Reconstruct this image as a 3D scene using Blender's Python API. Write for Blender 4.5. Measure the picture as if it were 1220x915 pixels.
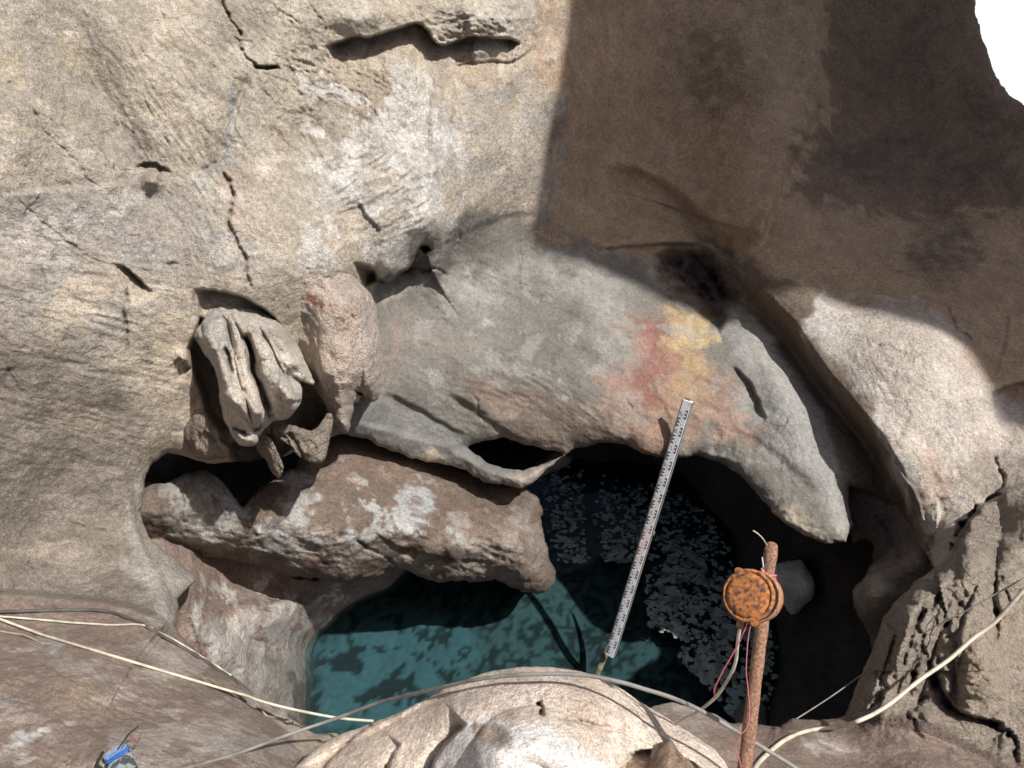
import bpy, math, random
import numpy as np
from mathutils import Vector

for o in list(bpy.data.objects):
    bpy.data.objects.remove(o)
S = bpy.context.scene
COL = S.collection
random.seed(7)

# ------------------------------------------------------------------ camera, sky, sun, exposure
PITCH = math.radians(40.0)
CAMZ = 4.2
F = 888.0
CP, SP = math.cos(PITCH), math.sin(PITCH)
cam_d = bpy.data.cameras.new('camera')
cam_d.sensor_width = 36.0
cam_d.lens = F / 1220 * 36
cam_d.clip_start = 0.05
cam_d.clip_end = 500
cam = bpy.data.objects.new('camera', cam_d)
COL.objects.link(cam)
cam.location = (0, 0, CAMZ)
cam.rotation_euler = (math.pi / 2 - PITCH, 0, 0)
S.camera = cam

SUN_DIR = Vector((0.47, -0.20, 0.86)).normalized()          # towards the sun
SUN_EL = math.asin(SUN_DIR.z)
SUN_AZ = math.atan2(SUN_DIR.x, SUN_DIR.y)
w = bpy.data.worlds.new('World')
S.world = w
w.use_nodes = True
nt = w.node_tree
nt.nodes.clear()
sky = nt.nodes.new('ShaderNodeTexSky')
sky.sky_type = 'NISHITA'
sky.sun_disc = False
sky.sun_elevation = SUN_EL
sky.sun_rotation = SUN_AZ
sky.air_density = 0.7
sky.dust_density = 3.5
sky.ozone_density = 0.3
bg = nt.nodes.new('ShaderNodeBackground')
bg.inputs['Strength'].default_value = 0.085
wo = nt.nodes.new('ShaderNodeOutputWorld')
nt.links.new(sky.outputs[0], bg.inputs[0])
nt.links.new(bg.outputs[0], wo.inputs[0])
sl = bpy.data.lights.new('sun', 'SUN')
sl.energy = 5.0
sl.angle = math.radians(0.9)
sl.color = (1.0, 0.975, 0.935)
so = bpy.data.objects.new('sun', sl)
COL.objects.link(so)
so.rotation_euler = SUN_DIR.to_track_quat('Z', 'Y').to_euler()
S.view_settings.view_transform = 'Standard'
S.view_settings.look = 'None'
S.view_settings.exposure = 0.09
S.view_settings.gamma = 1.0
S.cycles.use_denoising = True
S.cycles.max_bounces = 8
S.cycles.diffuse_bounces = 4
S.cycles.use_adaptive_sampling = True
S.cycles.adaptive_threshold = 0.025
S.cycles.transparent_max_bounces = 16

# ------------------------------------------------------------------ maths
def W(u, v, d):
    """point at depth d on the ray through (u, v)"""
    u = np.asarray(u, float); v = np.asarray(v, float); d = np.asarray(d, float)
    x = (u - 610.0) / F * d
    y = -(v - 457.5) / F * d
    return np.stack([x, d * CP + y * SP, CAMZ - d * SP + y * CP], -1)

def water_d(v, z=0.0):
    return (CAMZ - z) / (SP + (v - 457.5) / F * CP)

_rs = np.random.RandomState(5)
_perm = _rs.permutation(256)
_perm = np.concatenate([_perm, _perm, _perm])
_g = _rs.normal(size=(256, 3)); _g /= np.linalg.norm(_g, axis=1)[:, None]

def perlin(P):
    I = np.floor(P).astype(np.int64)
    f = P - I
    I &= 255
    t = f * f * f * (f * (f * 6 - 15) + 10)
    out = 0
    for dx in (0, 1):
        wx = t[:, 0] if dx else 1 - t[:, 0]
        for dy in (0, 1):
            wy = t[:, 1] if dy else 1 - t[:, 1]
            for dz in (0, 1):
                wz = t[:, 2] if dz else 1 - t[:, 2]
                h = _perm[_perm[_perm[(I[:, 0] + dx) & 255] + ((I[:, 1] + dy) & 255)] + ((I[:, 2] + dz) & 255)]
                g = _g[h]
                out = out + wx * wy * wz * (g[:, 0] * (f[:, 0] - dx) + g[:, 1] * (f[:, 1] - dy) + g[:, 2] * (f[:, 2] - dz))
    return out * 1.5

def fbm(P, lam, octv, gain=0.5, off=0.0, ridged=False):
    out = np.zeros(len(P)); a = 1.0
    for i in range(octv):
        n = perlin(P / lam + off + 17.3 * i)
        out += a * ((1 - 2 * np.abs(n)) if ridged else n)
        a *= gain; lam *= 0.5
    return out

def seg_dist(U, V, pts, closed=False):
    """distance to a polyline, side (+ = right hand going along it in the image), arc parameter 0..1"""
    n = len(pts)
    segs = [(pts[i], pts[(i + 1) % n]) for i in range(n if closed else n - 1)]
    L = [math.hypot(b[0] - a[0], b[1] - a[1]) for a, b in segs]
    tot = sum(L) or 1
    best = np.full(U.shape, 1e18); side = np.ones(U.shape); par = np.zeros(U.shape)
    acc = 0
    for (a, b), l in zip(segs, L):
        if l < 1e-9: continue
        dx, dy = (b[0] - a[0]) / l, (b[1] - a[1]) / l
        px, py = U - a[0], V - a[1]
        tt = np.clip(px * dx + py * dy, 0, l)
        ex, ey = px - tt * dx, py - tt * dy
        d2 = ex * ex + ey * ey
        m = d2 < best
        best = np.where(m, d2, best)
        side = np.where(m, np.sign(dx * py - dy * px + 1e-12), side)
        par = np.where(m, (acc + tt) / tot, par)
        acc += l
    return np.sqrt(best), side, par

def inside(U, V, poly):
    c = np.zeros(U.shape, bool)
    n = len(poly)
    for i in range(n):
        x0, y0 = poly[i]; x1, y1 = poly[(i + 1) % n]
        if y0 == y1: continue
        k = (y0 > V) != (y1 > V)
        c ^= k & (U < (x1 - x0) * (V - y0) / (y1 - y0) + x0)
    return c

def sdf(U, V, poly):
    d, _, _ = seg_dist(U, V, poly, True)
    return np.where(inside(U, V, poly), d, -d)

def smooth_poly(pts, closed=True, it=2):
    for _ in range(it):
        q = []
        n = len(pts)
        if not closed: q.append(pts[0])
        for i in range(n if closed else n - 1):
            a, b = pts[i], pts[(i + 1) % n]
            q.append((a[0] * .75 + b[0] * .25, a[1] * .75 + b[1] * .25))
            q.append((a[0] * .25 + b[0] * .75, a[1] * .25 + b[1] * .75))
        if not closed: q.append(pts[-1])
        pts = q
    return pts

def jitter(pts, amp=2.0, it=2, seed=0):
    r = random.Random(seed + int(pts[0][0] * 7 + pts[0][1] * 13))
    for k in range(it):
        q = [pts[0]]
        for a, b in zip(pts[:-1], pts[1:]):
            l = math.hypot(b[0] - a[0], b[1] - a[1])
            nx, ny = -(b[1] - a[1]) / (l + 1e-6), (b[0] - a[0]) / (l + 1e-6)
            o = r.uniform(-1, 1) * min(amp, l * .22)
            q.append(((a[0] + b[0]) / 2 + nx * o, (a[1] + b[1]) / 2 + ny * o)); q.append(b)
        pts = q; amp *= .6
    return pts

def sm(x):
    x = np.clip(x, 0, 1)
    return x * x * (3 - 2 * x)

class RBF:
    def __init__(s, pts):
        A = np.array(pts, float)
        s.c = A[:, :2] / 400.0; z = A[:, 2]
        n = len(A)
        r = np.linalg.norm(s.c[:, None] - s.c[None], axis=2)
        K = np.where(r > 0, r * r * np.log(r + 1e-12), 0) + np.eye(n) * 2e-3
        P = np.hstack([np.ones((n, 1)), s.c])
        M = np.block([[K, P], [P.T, np.zeros((3, 3))]])
        s.w = np.linalg.solve(M, np.concatenate([z, np.zeros(3)]))
    def __call__(s, U, V):
        sh = U.shape
        u = U.ravel() / 400; v = V.ravel() / 400
        out = s.w[-3] + s.w[-2] * u + s.w[-1] * v
        for i in range(len(s.c)):
            r2 = (u - s.c[i, 0]) ** 2 + (v - s.c[i, 1]) ** 2
            out = out + s.w[i] * 0.5 * r2 * np.log(r2 + 1e-12)
        return out.reshape(sh)

class Field:
    """relief features added to depth; colour spots kept alongside"""
    def __init__(s): s.f = []
    def step(s, pts, amp, ws=3, wf=30, ta=0.12, jit=1.5, sm_=True):
        if sm_: pts = smooth_poly(pts, False, 1)
        s.f.append(('step', jitter(pts, jit, 1) if jit else pts, amp, ws, wf, ta)); return s
    def groove(s, pts, amp, wd=2.0, ta=0.15, jit=3.0):
        s.f.append(('groove', jitter(pts, jit, 2) if jit else smooth_poly(pts, False, 2), amp * .55, wd, -1 if not jit else 0, ta)); return s
    def bump(s, u, v, ru, rv, rot, amp):
        s.f.append(('bump', (u, v, ru, rv, math.radians(rot)), amp, 0, 0, 0)); return s
    def tube(s, pts, wd, amp, ta=.15):
        s.f.append(('tube', smooth_poly(pts, False, 2), amp, wd, 0, ta)); return s
    def pit(s, poly, amp, soft=6):
        s.f.append(('pit', poly, amp, soft, 0, 0)); return s
    def apply(s, U, V, D):
        dirt = np.zeros(U.shape)
        for k, p, a, w1, w2, ta in s.f:
            if k == 'bump':
                u, v, ru, rv, ro = p
                c, n = math.cos(ro), math.sin(ro)
                x = ((U - u) * c + (V - v) * n) / ru; y = (-(U - u) * n + (V - v) * c) / rv
                D = D - a * np.exp(-(x * x + y * y)); continue
            pad = {'step': w2 * 4 + 10, 'groove': w1 * 4 + 4, 'pit': 3, 'tube': w1 + 3}[k]
            xs = [q[0] for q in p]; ys = [q[1] for q in p]
            m = (U > min(xs) - pad) & (U < max(xs) + pad) & (V > min(ys) - pad) & (V < max(ys) + pad)
            if not m.any(): continue
            u, v = U[m], V[m]
            if k == 'pit':
                q = sdf(u, v, p)
                D[m] += a * sm(q / w1); continue
            d, sd, t = seg_dist(u, v, p)
            tp = sm(t / ta) * sm((1 - t) / ta) if ta > 0 else 1.0
            if k == 'tube':
                D[m] -= a * np.sqrt(np.clip(1 - (d / w1) ** 2, 0, 1)) * (.35 + .65 * tp)
            elif k == 'step':
                sg = d * sd
                D[m] += a * tp * sm(sg / w1 + .5) * np.exp(-np.maximum(sg, 0) / w2)
            else:
                L_ = sum(math.hypot(b[0] - a_[0], b[1] - a_[1]) for a_, b in zip(p, p[1:]))
                q = t * L_ / 11.0 + p[0][0] * .37
                nn = perlin(np.stack([q, q * .31 + 5.5, 0 * q + p[0][1] * .11], -1)) + .5 * perlin(np.stack([q * 2.7, 0 * q + 9.1, q * .2], -1))
                if w2 < 0: nn = .25 + nn * .25
                wv = w1 * np.clip(.75 + .75 * nn, .32, 1.6)
                g = np.exp(-(d / wv) ** 2) * tp * np.clip(.85 + .7 * nn, .4, 1.3)
                D[m] += a * g
                dirt[m] = np.maximum(dirt[m], g * min(1, a * 14))
        return D, dirt

# ------------------------------------------------------------------ materials
def N(nt, t, **kw):
    n = nt.nodes.new(t)
    for k, v in kw.items():
        if k in n.inputs: n.inputs[k].default_value = v
        else: setattr(n, k, v)
    return n

def rock_material(name, bump=1.0, speck=1.0, scale=1.0, rough=0.92, pits=0.5):
    m = bpy.data.materials.new(name); m.use_nodes = True
    t = m.node_tree; t.nodes.clear(); L = t.links.new
    out = N(t, 'ShaderNodeOutputMaterial'); b = N(t, 'ShaderNodeBsdfPrincipled')
    L(b.outputs[0], out.inputs[0])
    at = N(t, 'ShaderNodeAttribute', attribute_name='tint')
    tc = N(t, 'ShaderNodeTexCoord')
    def noise(sc, det=6, ro=.6, dist=0.0):
        n = N(t, 'ShaderNodeTexNoise'); n.inputs['Scale'].default_value = sc * scale
        n.inputs['Detail'].default_value = det; n.inputs['Roughness'].default_value = ro
        n.inputs['Distortion'].default_value = dist
        L(tc.outputs['Object'], n.inputs['Vector']); return n
    def ramp(src, lo, hi, c0, c1):
        r = N(t, 'ShaderNodeMapRange'); L(src, r.inputs[0])
        r.inputs[1].default_value = lo; r.inputs[2].default_value = hi
        r.inputs[3].default_value = c0; r.inputs[4].default_value = c1; return r.outputs[0]
    def mul(a, bb):
        n = N(t, 'ShaderNodeMath', operation='MULTIPLY'); L(a, n.inputs[0]); L(bb, n.inputs[1]); return n.outputs[0]
    n1 = noise(9, 8, .65, .3); n2 = noise(55, 6, .7); n3 = noise(190, 3, .6)
    v = mul(ramp(n1.outputs[0], .3, .7, 1 - .22 * speck, 1 + .2 * speck),
            ramp(n2.outputs[0], .35, .65, 1 - .24 * speck, 1 + .24 * speck))
    v = mul(v, ramp(n3.outputs[0], .35, .65, 1 - .28 * speck, 1 + .28 * speck))
    vm = N(t, 'ShaderNodeVectorMath', operation='SCALE'); L(at.outputs['Color'], vm.inputs[0]); L(v, vm.inputs['Scale'])
    # pale calcite and dark mineral flecks
    n4 = noise(34, 8, .75, .6)
    pal = ramp(n4.outputs[0], .58, .70, 0, .42 * speck)
    mx = N(t, 'ShaderNodeMix', data_type='RGBA'); L(pal, mx.inputs[0]); L(vm.outputs[0], mx.inputs[6])
    sc2 = N(t, 'ShaderNodeVectorMath', operation='SCALE'); L(vm.outputs[0], sc2.inputs[0]); sc2.inputs['Scale'].default_value = 1.55
    L(sc2.outputs[0], mx.inputs[7])
    n5 = noise(46, 7, .75, .4)
    dk = ramp(n5.outputs[0], .60, .72, 0, .5 * speck)
    mx2 = N(t, 'ShaderNodeMix', data_type='RGBA'); L(dk, mx2.inputs[0]); L(mx.outputs[2], mx2.inputs[6])
    sc3 = N(t, 'ShaderNodeVectorMath', operation='MULTIPLY'); L(mx.outputs[2], sc3.inputs[0]); sc3.inputs[1].default_value = (.62, .55, .5)
    L(sc3.outputs[0], mx2.inputs[7]); L(mx2.outputs[2], b.inputs['Base Color'])
    b.inputs['Roughness'].default_value = rough
    b.inputs['Specular IOR Level'].default_value = .25
    # fine relief
    vo = N(t, 'ShaderNodeTexVoronoi'); vo.inputs['Scale'].default_value = 60 * scale; L(tc.outputs['Object'], vo.inputs['Vector'])
    nA = noise(22, 9, .68, .4); nB = noise(120, 5, .65)
    s1 = N(t, 'ShaderNodeMath', operation='MULTIPLY'); L(nB.outputs[0], s1.inputs[0]); s1.inputs[1].default_value = .30
    s2 = N(t, 'ShaderNodeMath', operation='ADD'); L(nA.outputs[0], s2.inputs[0]); L(s1.outputs[0], s2.inputs[1])
    s3 = N(t, 'ShaderNodeMath', operation='MULTIPLY_ADD'); L(vo.outputs[0], s3.inputs[0]); s3.inputs[1].default_value = -.22 * pits
    L(s2.outputs[0], s3.inputs[2])
    nD = noise(3.2, 5, .6); wd = N(t, 'ShaderNodeVectorMath', operation='MULTIPLY_ADD'); L(nD.outputs['Color'], wd.inputs[0]); wd.inputs[1].default_value = (.35, .35, .35); L(tc.outputs['Object'], wd.inputs[2])
    vc = N(t, 'ShaderNodeTexVoronoi', feature='DISTANCE_TO_EDGE'); vc.inputs['Scale'].default_value = 4.2 * scale; L(wd.outputs[0], vc.inputs['Vector'])
    hc = ramp(vc.outputs[0], 0, .022, 1, 0); nM = noise(1.7, 3, .6); gate = ramp(nM.outputs[0], .60, .70, 0, 1); hc = mul(hc, gate)
    s4 = N(t, 'ShaderNodeMath', operation='MULTIPLY_ADD'); L(hc, s4.inputs[0]); s4.inputs[1].default_value = -.35; L(s3.outputs[0], s4.inputs[2])
    bp = N(t, 'ShaderNodeBump'); bp.inputs['Strength'].default_value = 1.0; bp.inputs['Distance'].default_value = .019 * bump
    L(s4.outputs[0], bp.inputs['Height']); L(bp.outputs[0], b.inputs['Normal'])
    return m

def flat_material(name, col, rough=.6, metal=0.0, var=0.0, sc=60, bump=0, col2=None, lo=.45, hi=.6):
    m = bpy.data.materials.new(name); m.use_nodes = True
    t = m.node_tree; b = t.nodes['Principled BSDF']; L = t.links.new
    b.inputs['Roughness'].default_value = rough; b.inputs['Metallic'].default_value = metal
    tc = N(t, 'ShaderNodeTexCoord'); n = N(t, 'ShaderNodeTexNoise')
    n.inputs['Scale'].default_value = sc; n.inputs['Detail'].default_value = 6; L(tc.outputs['Object'], n.inputs['Vector'])
    r = N(t, 'ShaderNodeMapRange'); L(n.outputs[0], r.inputs[0]); r.inputs[1].default_value = lo; r.inputs[2].default_value = hi
    mx = N(t, 'ShaderNodeMix', data_type='RGBA'); L(r.outputs[0], mx.inputs[0])
    mx.inputs[6].default_value = (*col, 1)
    c2 = col2 if col2 else tuple(c * (1 - var) for c in col)
    mx.inputs[7].default_value = (*c2, 1); L(mx.outputs[2], b.inputs['Base Color'])
    if bump:
        bp = N(t, 'ShaderNodeBump'); bp.inputs['Distance'].default_value = bump; L(n.outputs[0], bp.inputs['Height']); L(bp.outputs[0], b.inputs['Normal'])
    return m

M_ROCK = rock_material('cave_limestone', 1.0, 1.0, 1.0)
M_ROUGH = rock_material('coarse_flowstone', 2.5, .9, 1.3, pits=.9)
M_SMOOTH = rock_material('worn_limestone', .5, .8, 1.0)

# ------------------------------------------------------------------ sheets of rock
def tag(o, label=None, cat=None, group=None, kind=None):
    if label: o['label'] = label
    if cat: o['category'] = cat
    if group: o['group'] = group
    if kind: o['kind'] = kind
    return o

def mesh_np(name, Vt, quads, tint=None, mat=None, smooth=True):
    me = bpy.data.meshes.new(name)
    quads = np.asarray(quads, np.int32)
    k = quads.shape[1]
    me.vertices.add(len(Vt)); me.vertices.foreach_set('co', np.ascontiguousarray(Vt, np.float32).ravel())
    me.loops.add(quads.size); me.loops.foreach_set('vertex_index', quads.ravel())
    me.polygons.add(len(quads)); me.polygons.foreach_set('loop_start', np.arange(0, quads.size, k, dtype=np.int32))
    me.polygons.foreach_set('loop_total', np.full(len(quads), k, np.int32))
    if smooth: me.polygons.foreach_set('use_smooth', np.ones(len(quads), bool))
    me.update(calc_edges=True); me.validate()
    if tint is not None:
        a = me.attributes.new('tint', 'FLOAT_COLOR', 'POINT')
        a.data.foreach_set('color', np.hstack([tint, np.ones((len(tint), 1))]).astype(np.float32).ravel())
    if mat: me.materials.append(mat)
    o = bpy.data.objects.new(name, me); COL.objects.link(o)
    return o

def compact(Vt, quads, tint):
    used = np.unique(quads)
    mp = np.full(len(Vt), -1, np.int64); mp[used] = np.arange(len(used))
    return Vt[used], mp[quads], (tint[used] if tint is not None else None)

def paint(C, U, V, spots, NF=None, NS=None):
    """spots: (kind, geometry, colour, strength, softness)"""
    for sp in spots:
        kind, g, col, st, soft = sp
        if kind == 'n':
            poly, th = g
            m = sm((NF - th) / .07 + .5) * sm(sdf(U, V, poly) / soft + .5)
            col = np.array(col); C[:] = C * (1 - st * m[..., None]) + col * st * m[..., None]; continue
        col = np.array(col)
        if kind == 'e':
            u, v, ru, rv, ro = g; ro = math.radians(ro); c, n = math.cos(ro), math.sin(ro)
            x = ((U - u) * c + (V - v) * n) / ru; y = (-(U - u) * n + (V - v) * c) / rv
            m = sm((1 - np.sqrt(x * x + y * y)) / soft + .5)
            if NS is not None: m = m * np.clip(.85 + 1.1 * NS, .15, 1.15); m = np.minimum(m, 1)
        elif kind == 'p':
            m = sm(sdf(U, V, g) / soft + .5)
        else:
            d, _, t = seg_dist(U, V, g); m = np.exp(-(d / soft) ** 2) * sm(t / .1) * sm((1 - t) / .1)
        C[:] = C * (1 - st * m[..., None]) + col * st * m[..., None]
    return C

def grid(u0, u1, v0, v1, h, dense=None):
    if dense is None:
        return np.arange(u0, u1 + h, h), np.arange(v0, v1 + h, h)
    a0, a1, b0, b1 = dense
    def ax(lo, hi, c0, c1):
        mid = list(np.arange(c0, c1, h))
        left = []; x = c0; s = h
        while x > lo: s = min(s * 1.25, 28); x -= s; left.append(x)
        right = []; x = mid[-1]; s = h
        while x < hi: s = min(s * 1.25, 28); x += s; right.append(x)
        return np.array(left[::-1] + mid + right)
    return ax(u0, u1, a0, a1), ax(v0, v1, b0, b1)

def build_sheet(us, vs, dfun, base, polys_in=None, holes=(), field=None, nz=(.06, .8), fine=.006, ridg=0.0, lipR=0.10, edge_noise=2.0, wrinkle=(), knob=0.0,
                spots=(), spots_rough=(), back=(.05, .12, .3, .6), curl=(1.0, 4.0, 10, 14), hue=.16, seed=0.0, roundR=None, tone=1.0):
    """returns vertices, quads, tint, quad centres in u,v. Lip: the rim rounds away from the viewer over lipR metres and then runs back."""
    U, V = np.meshgrid(us, vs)
    D = dfun(U, V)
    D = np.clip(D, 0.8, 14)
    P0 = W(U, V, D).reshape(-1, 3) + seed
    # signed distance to the rim, in px (positive inside)
    sd = np.full(U.shape, 1e6)
    if polys_in is not None: sd = np.minimum(sd, sdf(U, V, polys_in))
    for h in holes: sd = np.minimum(sd, -sdf(U, V, h))
    if edge_noise:
        en = fbm(P0, .16, 4, .6, 3.1).reshape(U.shape) * edge_noise * 1.6
        near = sd < 400
        sd = np.where(near, sd + en, sd)
    hstep = np.ones(U.shape) * (us[len(us) // 2 + 1] - us[len(us) // 2])
    # local snapping onto the rim
    gu = np.gradient(sd, us, axis=1); gv = np.gradient(sd, vs, axis=0)
    gl = np.sqrt(gu * gu + gv * gv) + 1e-9
    gu /= gl; gv /= gl
    hh = hstep * 1.05
    snap = (sd < 0) & (sd > -hh * 1.5)
    Us = np.where(snap, U - gu * sd / gl, U); Vs_ = np.where(snap, V - gv * sd / gl, V)
    sdc = np.maximum(sd, 0)
    fld = field if field else Field()
    D2, dirt = fld.apply(U, V, D.copy())
    # relief noise
    sh = U.shape
    rm = np.ones(sh)
    for (u, v, ru, rv, k) in spots_rough:
        rm += k * np.exp(-(((U - u) / ru) ** 2 + ((V - v) / rv) ** 2))
    n_big = fbm(P0, nz[1], 3, .5, 1.7).reshape(sh) * nz[0]
    Pw = P0 + (np.stack([perlin(P0 / .25 + k * 9.1) for k in range(3)], -1) * .06)
    n_f = fbm(Pw, .16, 5, .55, 5.5).reshape(sh) * fine * 1.8 * rm
    n_r = fbm(Pw, .22, 4, .55, 8.1, True).reshape(sh) * ridg * rm
    D2 = D2 + n_big + n_f - n_r
    if knob: D2 = D2 - fbm(P0, .055, 3, .55, 4.4).reshape(sh) * knob - np.abs(fbm(P0, .11, 2, .5, 6.4).reshape(sh)) * knob * 1.2
    for (wu, wvv, wru, wrv, wang, wamp, wlam, wst) in wrinkle:
        m = (np.abs(U - wu) < wru * 2.2) & (np.abs(V - wvv) < wrv * 2.2)
        if not m.any(): continue
        wu_, wv_ = U[m], V[m]; ca, sa = math.cos(math.radians(wang)), math.sin(math.radians(wang))
        wx = (wu_ * ca + wv_ * sa) / wlam / wst; wy = (-wu_ * sa + wv_ * ca) / wlam
        wq = np.stack([wx, wy, 0 * wx + wu * .013], -1)
        wq[:, 1] += perlin(wq * .35 + 3.3) * 1.3
        wn = fbm(wq, 1.0, 4, .55, 2.2, True) * np.exp(-(((wu_ - wu) / wru) ** 4 + ((wv_ - wvv) / wrv) ** 4))
        D2[m] -= wamp * wn
    # rounded lip
    m_px = D2 / F
    R = lipR if roundR is None else roundR(U, V)
    x = np.clip(1 - sdc * m_px / R, 0, 1)
    D2 = D2 + R * (1 - np.sqrt(np.maximum(1 - x * x, 0))) * .9
    # colour
    C = np.ones(sh + (3,)) * np.array(base)
    a = fbm(P0, .9, 4, .6, 31.).reshape(sh); b = fbm(P0, .35, 4, .6, 41.).reshape(sh); c = fbm(P0, .12, 4, .65, 51.).reshape(sh)
    k = 1 + hue * (a + .9 * b + .7 * c)
    C *= k[..., None]
    wm = (a * .7 + b)[..., None] * hue * .28
    C = C * (1 + wm * np.array([.55, 0.05, -.6]))
    NF = fbm(P0, .20, 6, .62, 61.).reshape(sh); NS = fbm(P0, .10, 4, .6, 71.).reshape(sh)
    C = paint(C, U + b * 22 + c * 14, V + a * 22 + c * 14 + NS * 4, spots, NF, NS)
    C *= (1 - .5 * dirt)[..., None]
    C = np.clip(C * tone, .01, .92)
    Vt = W(Us, Vs_, D2).reshape(-1, 3)
    ny, nx = sh
    idx = np.arange(ny * nx).reshape(sh)
    ok = (sd >= 0) | snap
    okc = ok[:-1, :-1] & ok[1:, :-1] & ok[1:, 1:] & ok[:-1, 1:]
    anyin = (sd[:-1, :-1] >= 0) | (sd[1:, :-1] >= 0) | (sd[1:, 1:] >= 0) | (sd[:-1, 1:] >= 0)
    okc &= anyin
    q = np.stack([idx[:-1, :-1], idx[1:, :-1], idx[1:, 1:], idx[:-1, 1:]], -1)[okc]
    uc = (U[:-1, :-1])[okc]; vc = (V[:-1, :-1])[okc]
    tint = C.reshape(-1, 3)
    # rim rings running back from the viewer
    if back and len(q):
        e = np.concatenate([q[:, [0, 1]], q[:, [1, 2]], q[:, [2, 3]], q[:, [3, 0]]])
        key = e[:, 0].astype(np.int64) * (ny * nx) + e[:, 1]
        rkey = e[:, 1].astype(np.int64) * (ny * nx) + e[:, 0]
        rim = e[~np.isin(key, rkey)]
        fu = U.ravel(); fv = V.ravel()
        onb = lambda i: (np.abs(sd.ravel()[i]) < hh.ravel()[i] * 3)
        rim = rim[onb(rim[:, 0]) & onb(rim[:, 1])]
        if len(rim):
            ru_ = np.unique(rim)
            mp = {int(a_): i for i, a_ in enumerate(ru_)}
            a0 = np.array([mp[int(i)] for i in rim[:, 0]]); a1 = np.array([mp[int(i)] for i in rim[:, 1]])
            prev = ru_.copy(); allV = [Vt]; allT = [tint]; off = len(Vt); allq = [q]
            bu = Us.ravel()[ru_]; bv = Vs_.ravel()[ru_]; bd = D2.ravel()[ru_]
            g1 = gu.ravel()[ru_]; g2 = gv.ravel()[ru_]
            for bk, cu in zip(back, curl):
                # positions scaled so that the rim runs back along world depth while curling in
                px = cu
                nd = bd + bk
                Pn = W(bu + g1 * px, bv + g2 * px, bd)
                view = W(bu, bv, np.ones(len(bu))) - np.array([0, 0, CAMZ])
                Pn = Pn + view * bk * 1.0
                nzr = perlin(Pn / .12 + 3.3)[:, None] * .02
                Pn = Pn + nzr * view
                cur = np.arange(off, off + len(ru_))
                allV.append(Pn); allT.append(tint[ru_] * .95)
                allq.append(np.stack([prev[a1], prev[a0], cur[a0], cur[a1]], -1))
                prev = cur; off += len(ru_)
            Vt = np.concatenate(allV); tint = np.concatenate(allT)
            ringq = np.concatenate(allq[1:])
            uc = np.concatenate([uc] + [fu[rim[:, 0]]] * len(back)); vc = np.concatenate([vc] + [fv[rim[:, 0]]] * len(back))
            q = np.concatenate(allq)
    return Vt, q, tint, uc, vc

def crop_poly(pts, ox, oy, s):
    return [(ox + x / s, oy + y / s) for x, y in pts]

# ---- the wall that surrounds the pool pit (one relief, then split where the rock changes)
CTRL = [
 # left wall
 (-350,-300,2.1),(-300,100,1.95),(-300,400,1.9),(-300,640,1.8),(-300,760,1.7),(-300,1000,1.2),
 (0,-250,2.7),(0,0,2.55),(0,200,2.5),(0,400,2.55),(0,560,2.62),(0,680,2.62),
 (100,0,2.75),(100,200,2.7),(110,350,2.72),(100,500,2.82),(110,640,2.88),(100,700,2.75),
 (200,100,2.85),(200,300,2.85),(180,450,2.92),(160,590,3.0),(215,690,2.95),(190,735,2.62),
 (0,720,2.5),(0,800,2.1),(0,915,1.68),(100,760,2.35),(100,850,1.95),(150,915,1.75),(200,800,2.3),(250,860,2.05),(300,915,1.85),(330,850,2.35),(370,872,2.35),(380,915,2.1),(200,1100,1.3),
 (300,0,3.0),(300,150,3.05),(300,280,2.95),(330,340,3.0),(400,100,3.25),(400,250,3.2),(420,330,3.3),
 (500,0,3.4),(500,150,3.5),(520,250,3.6),(600,60,3.9),(600,180,3.95),(640,0,4.1),(400,-250,3.4),(650,-250,4.1),
 # shield
 (460,350,3.75),(450,430,3.8),(440,500,3.85),(420,530,3.8),(500,540,4.05),(550,560,4.1),(560,330,4.2),(560,430,4.15),(580,500,4.1),(640,290,4.45),(650,380,4.3),(660,460,4.15),
 (660,530,4.1),(620,580,3.98),(720,350,4.35),(740,440,4.15),(750,530,3.95),(800,400,4.3),(800,470,4.05),(820,530,3.95),(850,440,4.15),(890,420,4.15),(880,540,3.85),(930,500,3.84),(960,560,3.70),(950,620,3.64),(1000,640,3.54),(1000,590,3.62),
 # ceiling and right lobe
 (720,100,4.6),(720,220,4.75),(800,0,4.9),(800,150,4.9),(820,260,4.75),(900,100,4.8),(900,250,4.55),(850,330,4.55),(960,0,5.1),(1000,80,5.3),(1000,200,4.9),(960,320,4.35),
 (1100,100,5.2),(1100,250,4.7),(1200,200,4.6),(1220,350,4.2),(1100,340,4.2),(950,-250,4.9),(1300,0,4.9),(1500,300,4.0),(1500,-200,4.4),
 (960,380,4.1),(1010,440,3.82),(1060,400,3.82),(1120,400,3.76),(1160,440,3.66),(1060,520,3.55),(1100,600,3.4),(1130,520,3.5),(1200,520,3.5),(1190,620,3.2),(1110,650,3.3),(1300,520,3.4),
 # outcrop and ledge
 (1080,715,2.68),(1120,690,2.80),(1150,650,2.90),(1060,760,2.56),(1040,820,2.40),(1110,780,2.58),(1180,700,2.78),(1220,620,2.95),(1220,750,2.68),(1120,860,2.30),(1200,860,2.28),(1220,915,2.08),(1080,915,2.0),
 (1010,860,2.36),(960,865,2.3),(900,870,2.25),(840,855,2.25),(770,850,2.2),(950,915,2.0),(850,915,1.95),(770,915,1.9),(900,1100,1.35),(600,1100,1.4),(600,960,1.9),(1200,1100,1.3),(1500,800,2.6),(1500,600,3.2),(1500,1050,1.75),
]
base_rbf = RBF(CTRL)

FL = Field()
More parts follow.
